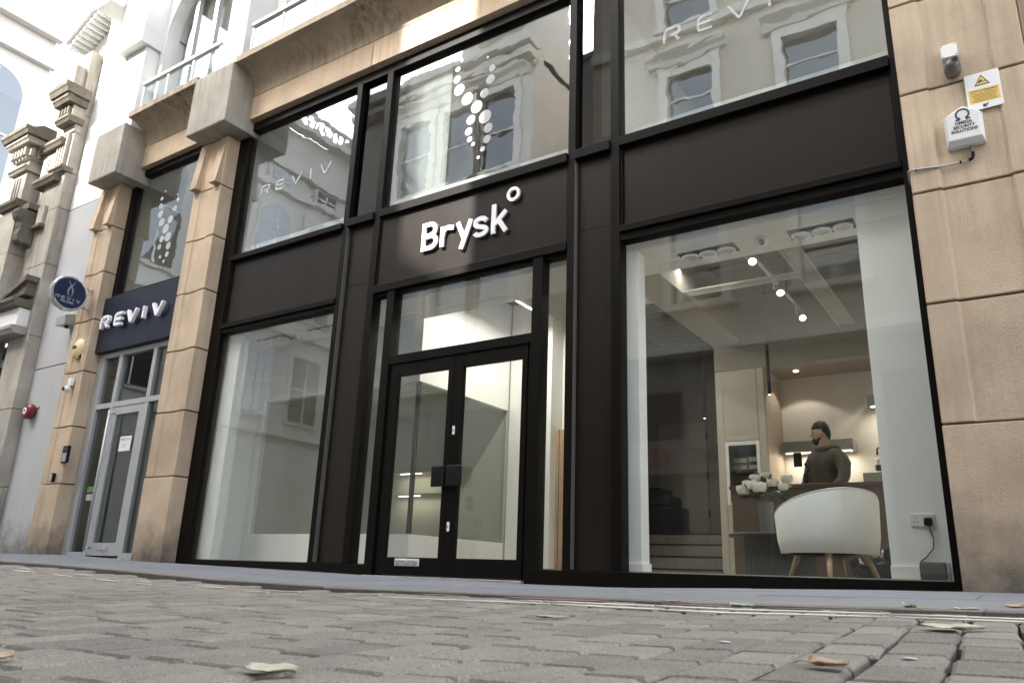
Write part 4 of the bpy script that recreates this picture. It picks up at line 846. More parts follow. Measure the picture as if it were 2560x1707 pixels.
for k, (x0, x1, z0, h) in enumerate(((-5.05, -4.42, .702, .4), (-5.05, -4.53, 1.104, .16), (-5.05, -4.68, 1.266, .12))):
    t = box('storage_box', RUBBER, None, x0, x1, 5.0, 5.5, z0, z0+h, .03); tag(t, ('large black box on the landing, lowest of the stack', 'black box in the middle of the stack on the landing', 'small black box on top of the stack on the landing')[k], 'box', 'black boxes stacked on the landing')
# downlight trays and dome cameras in the window soffit
def dtray(x, label):
    t = thing('downlight_unit', label, 'light fitting', (x, .5, 2.98)); box('tray', M('tray_dark', (.02, .02, .02), .6), t, x-.27, x+.27, .4, .6, 2.975, 2.984, .002)
    for i in (-1, 0, 1):
        rg = MB().lathe([(.082, 2.968), (.084, 2.955), (.068, 2.95), (.062, 2.965), (.06, 2.972)], (x+i*.172, .5, 0), 24).build('lamp_ring', WHITE, t, smooth=True); MB().lathe([(.06, 2.958), (.06, 2.97)], (x+i*.172, .5, 0), 20).build('lamp_face', M('lamp_grey', (.42, .42, .4), .3), rg)
dtray(-2.24, 'three-lamp recessed downlight unit in the window soffit, nearer the middle column'); dtray(-1.23, 'three-lamp recessed downlight unit in the window soffit, nearer the right wall'); dtray(-8.3, 'three-lamp recessed downlight unit above the left window, nearer the pilaster'); dtray(-7.3, 'three-lamp recessed downlight unit above the left window, nearer the doors')
for x, lab in ((-1.72, 'white dome camera on the soffit above the right window'), (-7.78, 'white dome camera on the soffit above the left window')):
    t = thing('dome_camera', lab, 'camera', (x, .45, 2.98)); MB().lathe([(.055, 2.984), (.055, 2.965), (.045, 2.95)], (x, .45, 0), 20).build('base', WHITE, t); MB().ell((x, .43, 2.935), .042, .042, .042, 16, 10).build('ball', WHITE, t, smooth=True); MB().lathe([(.022, -.06), (.026, -.025)], (x+.005, .43, 2.925), 14, 'y').build('lens', M('lens_brown', (.09, .08, .07), .3), t)
# ceiling track with four spots, pendants, cable trays, pipe
tk = thing('light_track', 'white ceiling track carrying four spotlights', 'light track', (-2.2, 3.3, 3.5)); box('rail', M('track_white', (.5, .5, .47), .5), tk, -2.22, -2.18, 1.4, 5.0, 3.42, 3.45, .002)
for y in (1.6, 3.2, 4.8): MB().tube([(-2.2, y, 3.45), (-2.2, y, 3.8)], .006, 6).build('hanger', RUBBER, tk)
SP = [(1.55, 'nearest the window'), (2.6, 'second from the window'), (3.6, 'third from the window'), (4.6, 'farthest from the window')]
for y, wh in SP:
    t = thing('spotlight', 'lit white cylinder spotlight on the ceiling track, '+wh, 'spotlight', (-2.2, y, 3.42), 'spotlights on the track')
    dv = Vector((.35, -.75, -.85)).normalized(); a = Vector((-2.14, y, 3.28))
    MB().tube([a-dv*.08, a+dv*.06], .042, 16).build('body', M('spot_grey', (.35, .37, .36), .4), t); MB().tube([a+dv*.061, a+dv*.068], .036, 16).build('lamp', emis('spot_glow', (1, .95, .86), 3.5), t); MB().tube([(-2.2, y, 3.42), (-2.2, y, 3.3)], .012, 8).build('stem', WHITE, t)
    ld = bpy.data.lights.new('spot_lamp', 'SPOT'); ld.energy = 7; ld.spot_size = R(120); ld.spot_blend = .6; ld.color = (1, .9, .76); ld.shadow_soft_size = .04; lo = bpy.data.objects.new('spot_lamp', ld); COL.objects.link(lo); lo.parent = t; lo.location = a+dv*.08-Vector((-2.2, y, 3.42)); lo.rotation_euler = (Vector((-.2, .25, 1))).to_track_quat('Z', 'Y').to_euler()
for (x, y, z0, z1, lab) in ((-2.3, 2.5, 2.05, 2.62, 'slim black pendant rod lamp hanging in front of the bar'), (-3.6, 4.02, 2.17, 2.95, 'slim black pendant rod lamp hanging over the steps')):
    t = thing('pendant_lamp', lab, 'pendant lamp', (x, y, z0), 'slim pendant lamps'); MB().lathe([(.02, z0), (.02, z1)], (x, y, 0), 14).build('rod', RUBBER, t); MB().tube([(x, y, z1), (x+.01, y, (z1+3.8)/2), (x, y, 3.8)], .004, 6).build('cord', RUBBER, t); MB().lathe([(.012, z0-.004), (.012, z0)], (x, y, 0), 10).build('lamp', emis('pend_glow', (1, .85, .65), 1.), t)
TRAY = M('galvanised_tray', (.42, .41, .37), .5, .05, metal=.2)
def mesh_tray(x0, y0, x1, y1, z, lab, wd=.2):
    t = thing('cable_tray', lab, 'cable tray', ((x0+x1)/2, (y0+y1)/2, z)); a, b = Vector((x0, y0, z)), Vector((x1, y1, z)); d = (b-a).normalized(); n = Vector((-d.y, d.x, 0)); L = (b-a).length
    for s in (-1, 1): MB().tube([a+n*s*wd/2, b+n*s*wd/2], .008, 6).build('side_rail', TRAY, t)
    mb = MB(); k = int(L/.032)
    for i in range(k):
        p = a+d*(L*i/k)
        for s in (-1, 1): q = p+n*s*wd/2; e = p-n*s*wd/2+d*.1; mb.tube([q, e], .0042, 3, False)
    mb.build('mesh', TRAY, t, kind='stuff')
mesh_tray(-3.62, 2.0, -1.72, 2.0, 3.2, 'perforated cable tray running across the shop ceiling', .16); mesh_tray(-1.7, 1.3, -1.7, 5.0, 3.22, 'perforated cable tray running to the back of the shop ceiling', .2)
# linear ceiling lamps and lit shelves in the glazed room
def linear_lamp(a, b, label, e):
    a, b = Vector(a), Vector(b); t = thing('linear_lamp', label, 'ceiling lamp', (a+b)/2, 'linear ceiling lamps'); d = (b-a); h = Vector((.02, .02, 0))
    lo_, hi_ = [min(p, q) for p, q in zip(a-h, b-h)], [max(p, q) for p, q in zip(a+h, b+h)]
    box('housing', WHITE, t, lo_[0], hi_[0], lo_[1], hi_[1], a.z, a.z+.05, .003); box('diffuser', emis('linear_glow', (1, .96, .9), 2.2), t, lo_[0]+.006, hi_[0]-.006, lo_[1]+.006, hi_[1]-.006, a.z-.004, a.z-.0005, 0)
    for p in (a+d*.15, b-d*.15): MB().tube([(p.x, p.y, a.z+.05), (p.x, p.y, 3.8)], .003, 5).build('hanger', RUBBER, t)
    ld = bpy.data.lights.new('linear_light', 'AREA'); ld.shape = 'RECTANGLE'; ld.size = abs(d.x)+.04; ld.size_y = abs(d.y)+.04; ld.energy = e; ld.color = (1, .94, .85); lo = bpy.data.objects.new('linear_light', ld); COL.objects.link(lo); lo.parent = t; lo.location = (0, 0, -.01)
linear_lamp((-3.8, 1.75, 3.43), (-2.5, 1.75, 3.43), 'lit linear lamp under the ceiling behind the right window', 1.6); linear_lamp((-5.2, 1.0, 3.4), (-5.2, 2.4, 3.4), 'lit linear lamp under the ceiling behind the double doors', 5.5); linear_lamp((-4.3, 2.2, 3.4), (-4.3, 3.5, 3.4), 'lit linear lamp under the ceiling behind the right side light', 3)
for z in (1.4, 1.08):
    t = thing('lit_shelf', 'thin shelf with a light strip in the glazed room, '+('upper' if z > 1.2 else 'lower')+' of two', 'shelf', (-7.45, 2.7, z), 'lit shelves in the glazed room'); box('board', WALLG, t, -7.9, -6.9, 2.6, 2.8, z+.01, z+.035, .002); box('light_strip', emis('led_warm', (1, .8, .58), 1.6), t, -7.75, -7.35, 2.61, 2.618, z, z+.007, 0)
    ld = bpy.data.lights.new('strip_lamp', 'AREA'); ld.shape = 'RECTANGLE'; ld.size = .9; ld.size_y = .03; ld.energy = .22; ld.color = (1, .9, .76); lo = bpy.data.objects.new('strip_lamp', ld); COL.objects.link(lo); lo.parent = t; lo.location = (0, -.05, -.005)
# chair
ch = thing('armchair', 'pale grey fabric tub armchair with wooden legs behind the right window', 'chair', (-1.46, .86, FL))
FAB = M('pale_fabric', (.74, .74, .71), .9, .05, 5., .25, 420); LEGW = M('leg_wood', (.45, .31, .19), .5, .15, 5.)
cc = Vector((-1.46, .86, 0)); bd = math.atan2(-.74, .68)
def shell(mbx, r0, r1, zlow, ztopf, a0=-128, a1=128, n=40):
    vs = []; fs = []
    for i in range(n+1):
        t = R(a0+(a1-a0)*i/n); c, s_ = math.cos(bd+t), math.sin(bd+t); zt = ztopf(t)
        fl_ = .035
        for r, z in ((r0-fl_*.6, zlow), (r0+.0, zlow+.3*(zt-zlow)), (r0+.012, zt-.03), (r0-.01, zt), (r1+.02, zt), (r1, zt-.03), (r1, zlow)):
            ex = 1+.08*abs(math.sin(t)); vs.append((cc.x+c*r*ex, cc.y+s_*r, z))
    for i in range(n):
        for k in range(7): fs.append((i*7+k, i*7+(k+1) % 7, (i+1)*7+(k+1) % 7, (i+1)*7+k))
    fs += [tuple(range(7)), tuple(range(n*7, n*7+7))[::-1]]
    return mbx.add(vs, fs)
ztop = lambda t: .575+.235*max(0, math.cos(t*.62))**1.3-(.02 if abs(t) < 2 else .1*(abs(t)-2))
shell(MB(), .37, .3, .285, ztop).build('back_shell', FAB, ch, smooth=True)
MB().tube([(cc.x+math.cos(bd+t)*.372*(1+.08*abs(math.sin(t))), cc.y+math.sin(bd+t)*.372, ztop(t)-.008) for t in [R(v) for v in lin(-128, 128, 44)]], .006, 6).build('piping', FAB, ch, smooth=True)
MB().tube([(cc.x+math.cos(bd+.45)*r, cc.y+math.sin(bd+.45)*r, z) for r, z in ((.353, .3), (.373, .5), (.386, .72))], .0028, 5).build('seam', M('seam_grey', (.3, .3, .29), .9), ch)
MB().lathe([(.29, .29), (.32, .31), (.32, .43), (.29, .46), (.1, .47)], (cc.x, cc.y, 0), 28).build('seat', FAB, ch, smooth=True)
for sa in (1.2,): MB().tube([(cc.x+math.cos(bd+sa)*r*(1+.08*abs(math.sin(sa))), cc.y+math.sin(bd+sa)*r, z) for r, z in ((.353, .3), (.373, .45), (.384, ztop(sa)-.04))], .0022, 5).build('seam', M('seam_grey', (.3, .3, .29), .9), ch)
box('seat_base', RUBBER, ch, cc.x-.24, cc.x+.24, cc.y-.24, cc.y+.24, .27, .29, .01)
for a in (-.55, .75, 2.3, 3.7):
    d = Vector((math.cos(bd+a), math.sin(bd+a), 0)); p = cc+d*.27; q = cc+d*.36
    MB().tube([(p.x, p.y, .29), (q.x, q.y, FL)], [.027, .017], 12).build('leg', LEGW, ch, smooth=True)
# table, vase, flowers
tb = thing('side_table', 'round black drum table with ribbed base beside the armchair', 'table', (-2.02, 1.45, FL)); TBM = M('black_stain', (.035, .034, .032), .5, .1)
MB().lathe([(.42, .445), (.44, .45), (.44, .468), (.43, .475)], (-2.02, 1.45, 0), 40).build('top', TBM, tb)
mb = MB(); n = 96; vs = []; fs = []
for z in (FL, .445):
    for k in range(n): r = .3+.006*(k % 2); vs.append((-2.02+r*math.cos(2*math.pi*k/n), 1.45+r*math.sin(2*math.pi*k/n), z))
mb.add(vs, [(k, (k+1) % n, n+(k+1) % n, n+k) for k in range(n)]).build('ribbed_base', TBM, tb)
vz = thing('vase', 'tall ribbed grey glass vase on the black table', 'vase', (-2.08, 1.32, .475)); mb = MB(); n = 40; vs = []; fs = []
for r0, z in ((.062, .476), (.066, .6), (.07, .76), (.062, .76), (.055, .5)):
    for k in range(n): r = r0+.0022*(k % 2); vs.append((-2.08+r*math.cos(2*math.pi*k/n), 1.32+r*math.sin(2*math.pi*k/n), z))
for i in range(4): fs += [(i*n+k, i*n+(k+1) % n, (i+1)*n+(k+1) % n, (i+1)*n+k) for k in range(n)]
fs.append(tuple(range(n))); mb.add(vs, fs).build('vase_body', M('smoky_glass', (.16, .17, .165), .15, .1, coat=.5), vz)
bq = thing('flower_bouquet', 'bouquet of white roses and dark green leaves in the vase', 'flowers', (-2.08, 1.32, .77))
PET = M('white_petal', (.72, .68, .6), .7, .06, 20.); LEAFG = M('dark_leaf', (.03, .055, .028), .5, .3, 15.)
def rose(c, r):
    mb = MB(); C0 = Vector(c); mb.ell(C0, r*.5, r*.5, r*.55, 14, 10, lambda d: 1+.2*noise.noise(d*3.+C0*20))
    for ring, (rad, tilt, cnt, spread) in enumerate(((.34, .25, 3, 1.0), (.55, .62, 4, .85), (.78, .95, 5, .75), (1.0, 1.3, 6, .7))):
        for i in range(cnt):
            a = 2*math.pi*i/cnt+ring*.8+random.uniform(-.2, .2); g = []
            for b in range(6):
                th = 2.3-(2.3-tilt*.62)*b/5
                for e in range(7):
                    s_ = (e-3)/3; az = a+s_*spread*math.sin(th)*.95; fl_ = 1+(.05+.22*rad)*(b/5)**2.5*(1-.7*abs(s_))
                    z_ = math.cos(th)*rad*r*(1-.12*abs(s_)**2*(b/5))
                    g.append(C0+Vector((math.cos(az)*math.sin(th)*rad*r*fl_, math.sin(az)*math.sin(th)*rad*r*fl_, z_+.1*r*(1-rad))))
            mb.add(g, [(b*7+e, b*7+e+1, (b+1)*7+e+1, (b+1)*7+e) for b in range(5) for e in range(6)])
    return mb
for c, r in (((-2.25, 1.22, .865), .06), ((-2.18, 1.2, .9), .066), ((-2.09, 1.18, .88), .066), ((-2.16, 1.34, .975), .06), ((-2.07, 1.36, 1.0), .052), ((-1.88, 1.34, .965), .052), ((-1.9, 1.28, .89), .045), ((-2.0, 1.3, .93), .05)):
    rose(c, r).build('rose', PET, bq, smooth=True)
def leaf_mb(mb, c, d, nrm, ln, wd):
    d = d.normalized(); s_ = d.cross(nrm).normalized(); nn = s_.cross(d); g = []
    for i in range(6):
        t = i/5; ww = wd*math.sin(math.pi*(t*.92+.04))**.8
        for e in (-1, 0, 1): g.append(c+d*ln*t+s_*e*ww-nn*(.25*ww*e*e+.15*ln*t*t))
    mb.add(g, [(i*3+e, i*3+e+1, (i+1)*3+e+1, (i+1)*3+e) for i in range(5) for e in range(2)])
for i in range(34):
    a = random.uniform(0, 6.28); el = random.uniform(-.2, 1.2); d = Vector((math.cos(a)*math.cos(el), math.sin(a)*math.cos(el), math.sin(el))); mb = MB(); leaf_mb(mb, Vector((-2.06, 1.32, .83))+d*random.uniform(.03, .14), d+Vector((.25, 0, 0)), Vector((random.uniform(-1, 1), -1, .6)), random.uniform(.08, .13), random.uniform(.025, .042)); mb.build('leaf', LEAFG, bq, smooth=True)
for i in range(7):
    a = i*.9; MB().tube([(-2.08, 1.32, .5), (-2.08+.1*math.cos(a), 1.32+.1*math.sin(a), .86)], .004, 5).build('stem', LEAFG, bq)
# sockets, plug and speaker
sk = thing('wall_socket', 'white double wall socket on the right white wall behind the glass', 'socket', (-.67, .2, .5)); box('plate', WHITE, sk, -.755, -.605, .19, .2, .455, .545, .004)
for x in (-.72, -.64):
    for dx, dz in ((0, .015), (-.011, -.012), (.011, -.012)): MB().box(x+dx-.004, x+dx+.004, .1885, .19, .5+dz-.003, .5+dz+.003).build('pin_hole', RUBBER, sk)
    box('switch', WHITE, sk, x-.012, x+.012, .187, .19, .528, .538, .001)
pg = thing('power_plug', 'black plug and cable running from the socket down to the speaker', 'plug', (-.645, .185, .5)); box('plug_body', RUBBER, pg, -.67, -.615, .15, .187, .46, .515, .01)
MB().tube([(-.64, .165, .46), (-.636, .165, .43), (-.622, .18, .37), (-.63, .18, .31), (-.68, .19, .25), (-.72, .2, .222), (-.735, .215, .21), (-.74, .24, .17), (-.73, .25, .13)], .0035, 6).build('cable', RUBBER, pg, smooth=True)
spk = thing('speaker', 'small grey rounded speaker standing on the floor by the right wall', 'speaker', (-.63, .25, FL)); SPM = M('speaker_mesh', (.07, .075, .07), .8, .1, 200.)
MB().prism([(.17, FL), (.29, FL), (.3, .14), (.29, .2), (.26, .218), (.2, .218), (.17, .2), (.16, .14)], 'x', -.73, -.565).build('grille', SPM, spk, .008); MB().prism([(.172, FL), (.288, FL), (.298, .14), (.288, .198), (.26, .215), (.2, .215), (.172, .198), (.162, .14)], 'x', -.564, -.54).build('end_cap', M('speaker_cap', (.3, .31, .31), .5), spk, .008)
bg_ = thing('plastic_bag', 'crumpled black plastic bag on the floor behind the armchair legs', 'bag', (-1.2, 2.0, FL))
MB().ell((-1.25, 2.1, .22), .28, .2, .16, 28, 18, lambda d: 1+.22*noise.noise(d*3.1)+.12*noise.noise(d*7.3)).build('bag', M('bag_plastic', (.004, .004, .004), .2), bg_, smooth=True)
# card terminal on the counter
ctm = thing('card_terminal', 'black card terminal on a stand at the edge of the counter', 'card terminal', (-2.1, 2.95, 1.06)); box('base', RUBBER, ctm, -2.16, -2.0, 2.9, 3.0, 1.06, 1.075, .005); MB().tube([(-2.08, 2.95, 1.07), (-2.085, 2.95, 1.22)], .028, 10).build('stand', RUBBER, ctm); MB().tube([(-2.085, 2.95, 1.22), (-2.05, 2.96, 1.28), (-2.09, 2.95, 1.34)], .012, 8).build('arm', RUBBER, ctm); box('screen', RUBBER, ctm, -2.2, -2.11, 2.92, 2.945, 1.3, 1.46, .008)
# ================================================================== people
SKIN = M('skin', (.36, .225, .165), .55, .06, 8.); HAIR = M('dark_hair', (.0035, .0026, .002), .6, .3, 40., .6, 90)
def skin_mesh(name, verts, edges, rad, mat, parent, root=0, sub=2):
    me = bpy.data.meshes.new(name); off = wloc(parent) if parent else Vector((0, 0, 0)); me.from_pydata([tuple(Vector(v)-off) for v in verts], edges, []); o = bpy.data.objects.new(name, me); COL.objects.link(o); o.parent = parent
    bpy.context.view_layer.objects.active = o
    sk = o.modifiers.new('skin', 'SKIN'); sk.use_smooth_shade = True
    if not me.skin_vertices: 
        bpy.context.view_layer.update()
    for i, r in enumerate(rad):
        v = me.skin_vertices[0].data[i]; v.radius = (r, r) if isinstance(r, (int, float)) else r; v.use_root = (i == root)
    s = o.modifiers.new('sub', 'SUBSURF'); s.levels = sub; s.render_levels = sub; me.materials.append(mat); return o
def person(loc, face, label, top, trousers, hood, scale=1., arm_pose=0, turn=0.):
    """face: heading the person looks at; stands on loc"""
    p = thing('person', label, 'person', loc); L = Vector(loc); F = Vector((math.cos(face), math.sin(face), 0)); Sx = Vector((-F.y, F.x, 0)); U = Vector((0, 0, 1))
    P = lambda f, s, u: tuple(L+(F*f+Sx*s+U*u)*scale)
    k = scale
    # body: pelvis, spine, neck, head core, legs, arms and hands in one continuous figure
    V = [P(0, 0, .95), P(0, 0, 1.12), P(.01, 0, 1.3), P(-.005, 0, 1.44), P(.01, 0, 1.51), P(.03, 0, 1.6), P(.035, 0, 1.68)]
    r = [(.15*k, .12*k), (.14*k, .11*k), (.17*k, .12*k), (.1*k, .085*k), .058*k, (.07*k, .085*k), (.065*k, .085*k)]
    E_ = [(i, i+1) for i in range(6)]
    for s in (-1, 1):
        b = len(V); V += [P(0, s*.1, .86), P(.02, s*.11, .5), P(-.01, s*.115, .1), P(.13, s*.13, .035)]; r += [.09*k, .06*k, .042*k, .035*k]; E_ += [(0, b), (b, b+1), (b+1, b+2), (b+2, b+3)]
    for s in (-1, 1):
        b = len(V)
        el, wr, hn = ((.03, s*.27, 1.13), (.2, s*.24, .97), (.27, s*.22, .95)) if arm_pose else ((-.02, s*.27, 1.14), (.06, s*.28, .9), (.09, s*.27, .82))
        V += [P(-.01, s*.17, 1.4), P(-.01, s*.22, 1.36), P(*el), P(*wr), P(*hn)]; r += [.07*k, .06*k, .045*k, .03*k, (.035*k, .018*k)]; E_ += [(3, b), (b, b+1), (b+1, b+2), (b+2, b+3), (b+3, b+4)]
        h = Vector(hn)
        dirn = (Vector(hn)-Vector(wr)).normalized()
        for j, (off, ln) in enumerate(((-.027, .07), (-.009, .08), (.009, .075), (.027, .058))):
            q = len(V); a = h+dirn*.03+Vector((0, off, .0)); m_ = a+dirn*ln*.55; e = m_+dirn*ln*.4+Vector((0, 0, -.022)); V += [P(*a), P(*m_), P(*e)]; r += [.0095*k, .0088*k, .0075*k]; E_ += [(b+4, q), (q, q+1), (q+1, q+2)]
        q = len(V); a = h-dirn*.01+Vector((.01, -s*.03, .005)); e = a+dirn*.04+Vector((.01, -s*.02, -.005)); V += [P(*a), P(*e)]; r += [.011*k, .009*k]; E_ += [(b+4, q), (q, q+1)]
    body = skin_mesh('body', V, E_, r, SKIN, p)
    # head: shaped surface with brow, nose, lips, chin, ears
    F0, S0 = F.copy(), Sx.copy(); F = F0*math.cos(turn)+S0*math.sin(turn); Sx = S0*math.cos(turn)-F0*math.sin(turn)
    k *= 1.05; hc = L+(F0*.02+F*.02+U*1.66)*scale; mb = MB(); vs = []; fs = []; n, m = 36, 28
    for i in range(m+1):
        t = math.pi*i/m
        for q in range(n):
            a = 2*math.pi*q/n; d = Vector((math.sin(t)*math.cos(a), math.sin(t)*math.sin(a), math.cos(t))); f, s, u = d.x, d.y, d.z
            x, y, z = f*.095, s*.074, u*.118
            if u < -.2: y *= 1-.38*(-u-.2); x += .012*(-u-.2)*(f > 0)
            if f < 0: x *= 1.06
            g = lambda cu, cs, wu, ws: math.exp(-((u-cu)/wu)**2-((s-cs)/ws)**2)*(f > 0)
            x += .026*g(-.12, 0, .13, .14)+.012*g(.02, 0, .12, .1)+.006*g(.22, 0, .08, .5)-.009*(g(.08, .36, .1, .17)+g(.08, -.36, .1, .17))+.007*g(-.48, 0, .06, .22)+.012*g(-.8, 0, .14, .3)
            ear = math.exp(-((u+.02)/.2)**2-((f+.05)/.16)**2); y += (1 if s > 0 else -1)*.016*ear*(abs(s) > .6)
            vs.append(tuple(hc+(F*x+Sx*y+U*z)*k))
    for i in range(m):
        for q in range(n): fs.append((i*n+q, (i+1)*n+q, (i+1)*n+(q+1) % n, i*n+(q+1) % n))
    mb.add(vs, fs).build('head', SKIN, p, smooth=True)
    for s in (-1, 1):
        ey = MB().ell(hc+(F*.083+Sx*s*.031+U*.008)*k, .011*k, .013*k, .008*k, 12, 8).build('eye', M('eye_dark', (.05, .04, .035), .2), p, smooth=True)
        MB().ell(hc+(F*.089+Sx*s*.032+U*.03)*k, .008*k, .02*k, .005*k, 10, 6).build('eyebrow', HAIR, p)
    # hair cap with a raised quiff, beard
    def cap(name, test, th, mat):
        v2 = []; idx = {}; f2 = []
        for fi in fs:
            ok = True
            for q in fi:
                d = (Vector(vs[q])-hc)/k; f, s, u = d.dot(F)/.095, d.dot(Sx)/.074, d.dot(U)/.118
                if not test(f, s, u): ok = False
            if ok:
                for q in fi:
                    if q not in idx:
                        d = (Vector(vs[q])-hc); f, s, u = d.dot(F)/.095/k, d.dot(Sx)/.074/k, d.dot(U)/.118/k; idx[q] = len(v2); v2.append(tuple(hc+d*(1+th(f, s, u)+.045*noise.noise(d*55/k))))
                f2.append(tuple(idx[q] for q in fi))
        o = MB().add(v2, f2).build(name, mat, p, smooth=True); sd_ = o.modifiers.new('solid', 'SOLIDIFY'); sd_.thickness = .012*k; sd_.offset = -1; return o
    cap('hair', lambda f, s, u: u > max(-.55, .4-1.0*max(0, .12-f)), lambda f, s, u: .035+.1*max(0, u)+.3*max(0, u-.45)*(1+1.3*max(0, f)), HAIR)
    tf = MB(); rg_ = random.Random(5)
    for i in range(70):
        uu = rg_.uniform(.45, .98); an = rg_.uniform(-1.3, 1.3) if i < 45 else rg_.uniform(-3.1, 3.1); rr_ = math.sqrt(1-uu*uu); d = F*(math.cos(an)*rr_*.095)+Sx*(math.sin(an)*rr_*.074)+U*(uu*.118)
        a0 = hc+d*(1.08+.2*max(0, uu-.45))*k; tp = (d.normalized()*.6+U*.5-F*.35+Sx*rg_.uniform(-.3, .3)).normalized()*rg_.uniform(.015, .032)*k
        tf.tube([a0-tp*.3, a0+tp*.5, a0+tp], [.008*k, .006*k, .001*k], 5)
    tf.build('hair_tufts', HAIR, p)
    cap('beard', lambda f, s, u: -.15 < f and (u < -.12-.6*f if f < .62 else u < -.34), lambda f, s, u: .02, HAIR)
    F, Sx = F0, S0; k = scale
    # top with sleeves, hood and trousers as clothing over the body
    V = [P(0, 0, .88), P(0, 0, 1.05), P(.01, 0, 1.28), P(-.01, 0, 1.42), P(-.005, 0, 1.475)]; r = [(.185*k, .15*k), (.185*k, .145*k), (.205*k, .15*k), (.14*k, .115*k), (.08*k, .085*k)]; E_ = [(i, i+1) for i in range(4)]
    for s in (-1, 1):
        b = len(V); el, wr = ((.03, s*.275, 1.12), (.17, s*.25, .995)) if arm_pose else ((-.02, s*.275, 1.13), (.05, s*.285, .93))
        V += [P(-.01, s*.17, 1.395), P(-.01, s*.235, 1.34), P(*el), P(*wr)]; r += [.095*k, .088*k, .07*k, .052*k]; E_ += [(3, b), (b, b+1), (b+1, b+2), (b+2, b+3)]
    jk = skin_mesh('jacket' if not hood else 'hoodie', V, E_, r, top, p)
    tx = bpy.data.textures.new('folds', 'CLOUDS'); tx.noise_scale = .09; dm = jk.modifiers.new('folds', 'DISPLACE'); dm.texture = tx; dm.strength = .028; dm.mid_level = .5; dm.texture_coords = 'GLOBAL'
    if hood:
        hp = [P(.11*math.cos(t)-.035, .115*math.sin(t), 1.475+.03*math.cos(t+math.pi)+.02) for t in lin(-2.9, 2.9, 22)]
        MB().tube(hp, [.012*k]+[.03*k+.018*k*abs(math.sin(i/22*math.pi)) for i in range(1, 22)]+[.012*k], 10).build('hood', top, jk, smooth=True)
        MB().ell(P(-.12, 0, 1.45), .09*k, .11*k, .09*k, 18, 12, lambda d: 1+.1*noise.noise(d*3)).build('hood_bag', top, jk, smooth=True)
        for s in (-1, 1): MB().tube([P(.11, s*.035, 1.43), P(.175, s*.045, 1.33), P(.185, s*.04, 1.2)], .004*k, 6).build('drawstring', HAIR, jk)
        MB().tube([P(.115, 0, 1.42), P(.175, 0, 1.3), P(.165, 0, .95)], .003*k, 5).build('zip', HAIR, jk)
    V = [P(0, 0, .98), P(0, 0, .88)]; r = [(.165*k, .13*k), (.17*k, .135*k)]; E_ = [(0, 1)]
    for s in (-1, 1): b = len(V); V += [P(0, s*.105, .8), P(.02, s*.115, .5), P(-.01, s*.12, .07)]; r += [.11*k, .08*k, .06*k]; E_ += [(1, b), (b, b+1), (b+1, b+2)]
    skin_mesh('trousers', V, E_, r, trousers, p)
    for s in (-1, 1): MB().ell(P(.06, s*.125, .045), .13*k, .05*k, .045*k, 14, 8).build('shoe', RUBBER, p, smooth=True)
    return p
OLIVE = M('olive_cotton', (.062, .057, .038), .9, .2, 12., .3, 60); DENIM = M('dark_trousers', (.03, .03, .035), .9)
person((-1.96, 3.45, FL), R(238), 'bearded dark-haired person in an olive zip hoodie standing behind the counter, looking left', OLIVE, DENIM, True, .985, 1, R(-46))
person((-10.6, -8.05, -.11), R(80), 'person in a pale jacket and brown trousers across the street, mirrored in the door glass', M('pale_jacket', (.5, .44, .36), .8), M('brown_trousers', (.14, .09, .06), .9), False, 1., 0)

# ================================================================== fallen leaves and scraps
LF = [M('leaf_pale', (.5, .45, .33), .75, .2, 40.), M('leaf_tan', (.42, .31, .2), .75, .25, 40.), M('leaf_green', (.30, .34, .25), .75, .2, 40.)]
def dry_leaf(x, y, ln, rz, m, curl, label, up_=.3):
    ln *= .9; z = ground(x, y)+.004; mb = MB(); g = []; n = 16; sd = Vector((x*31, y*17, 0))
    for i in range(n+1):
        t = i/n; ww = ln*.34*math.sin(math.pi*(t*.95+.025))**.75*(1+.25*noise.noise(sd+Vector((t*6, 0, 0))))
        for e in range(-4, 5):
            s = e/4; px = (t-.5)*ln*(1-.08*curl); py = s*ww*(1-.25*curl*abs(s))
            pz = curl*ln*(.30*s*s*(1 if s > 0 else .5)+.22*(t-.4)**2*2.2)+ln*.05*noise.noise(sd+Vector((t*3, s*2, 4)))+ln*.02*noise.noise(sd+Vector((t*9, s*6, 9)))
            g.append((x+px*math.cos(rz)-py*math.sin(rz), y+px*math.sin(rz)+py*math.cos(rz), z+.05*ln+pz))
    mb.add(g, [(i*9+e, i*9+e+1, (i+1)*9+e+1, (i+1)*9+e) for i in range(n) for e in range(8)])
    zmin = min(p[2] for p in g); mb.v = [(a, b, c-zmin+z) for a, b, c in mb.v]
    t = thing('fallen_leaf', label, 'leaf', (x, y, z-.004), 'fallen leaves on the ground'); o = mb.build('blade', m, t, smooth=True); q = o.modifiers.new('s', 'SOLIDIFY'); q.thickness = .0005
    a = Vector(mb.v[4]); b = a-Vector((math.cos(rz), math.sin(rz), .0))*ln*.4; b.z = ground(b.x, b.y)+.004
    MB().tube([a, (a+b)/2+Vector((0, 0, .003)), b], .001, 5).build('stalk', LF[1], t)
dry_leaf(-.367, -3.2, .085, 2.2, LF[0], .45, 'curled pale leaf on the kerb below the right end of the shop window')
dry_leaf(-.215, -3.22, .075, .2, LF[0], .18, 'flat pale leaf on the kerb between two upright leaves at the right')
dry_leaf(-.097, -3.0, .075, .6, LF[1], .5, 'tan leaf on the pavement edge at the far right')
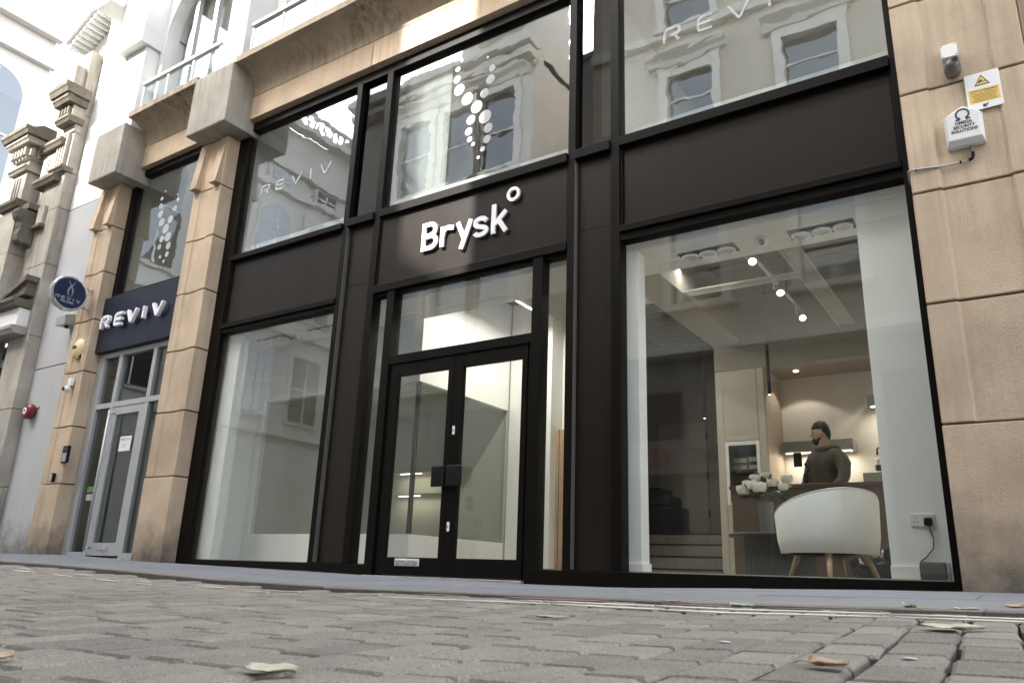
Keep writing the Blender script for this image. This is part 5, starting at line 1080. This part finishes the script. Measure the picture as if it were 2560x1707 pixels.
dry_leaf(-.175, -4.12, .13, .15, LF[0], .16, 'pale leaf lying across a dark joint of the setts at the lower right')
dry_leaf(-.258, -4.85, .075, -.5, LF[1], .42, 'tan curled leaf at the bottom right edge of the picture')
dry_leaf(-.82, -5.3, .085, .25, LF[0], .26, 'large pale curled leaf on the setts at the lower left')
dry_leaf(-1.05, -4.23, .09, .5, LF[2], .14, 'grey-green leaf scrap on the setts below the double doors')
dry_leaf(-.8, -3.5, .1, .9, LF[2], .4, 'pale green leaf standing at the double line below the right window')
dry_leaf(-1.11, -3.3, .06, 0, LF[1], .3, 'small tan leaf on the kerb below the black column')
dry_leaf(-1.2, -5.44, .05, 2., LF[1], .4, 'brown leaf at the left bottom corner of the setts')
PAPW = M('white_scrap', (.6, .6, .6), .7)
for k, (x, y, lab) in enumerate(((-.14, -4.72, 'white speck of chewing gum on the setts at the bottom right'), (-.72, -5.42, 'white speck of chewing gum on the setts at the bottom left'), (-.45, -4.6, 'white speck of chewing gum on a sett left of the tan leaf'))):
    x, y, _l = min(setts, key=lambda q: (q[0]-x)**2+(q[1]-y)**2)
    tag(MB().ell((x, y, ground(x, y)+.0025), .011, .008, .0016, 12, 6, lambda d: 1+.3*noise.noise(d*2.+Vector((x*9, 0, 0)))).build('gum_spot', PAPW, smooth=True), lab, 'litter', 'gum spots')
MOSS = M('joint_moss', (.05, .085, .03), .95, .3, 60.)
mb = MB()
for x, y in ((-.29, -3.86), (-.28, -3.9), (-.185, -3.85), (-.56, -5.0), (-.27, -4.6), (-.72, -5.2), (-.18, -4.5)):
    for i in range(26):
        a = Vector((x+random.gauss(0, .008), y+random.gauss(0, .02), ground(x, y)-.012)); d = Vector((random.gauss(0, .4), random.gauss(0, .4), 1)).normalized()*random.uniform(.006, .012); s = Vector((-d.y, d.x, .001)).normalized()*.0016
        mb.add([a-s, a+s, a+d], [(0, 1, 2)])
ms = mb.build('moss', MOSS, kind='stuff'); ms['label'] = 'small tufts of green moss in the sett joints'; ms['category'] = 'moss'
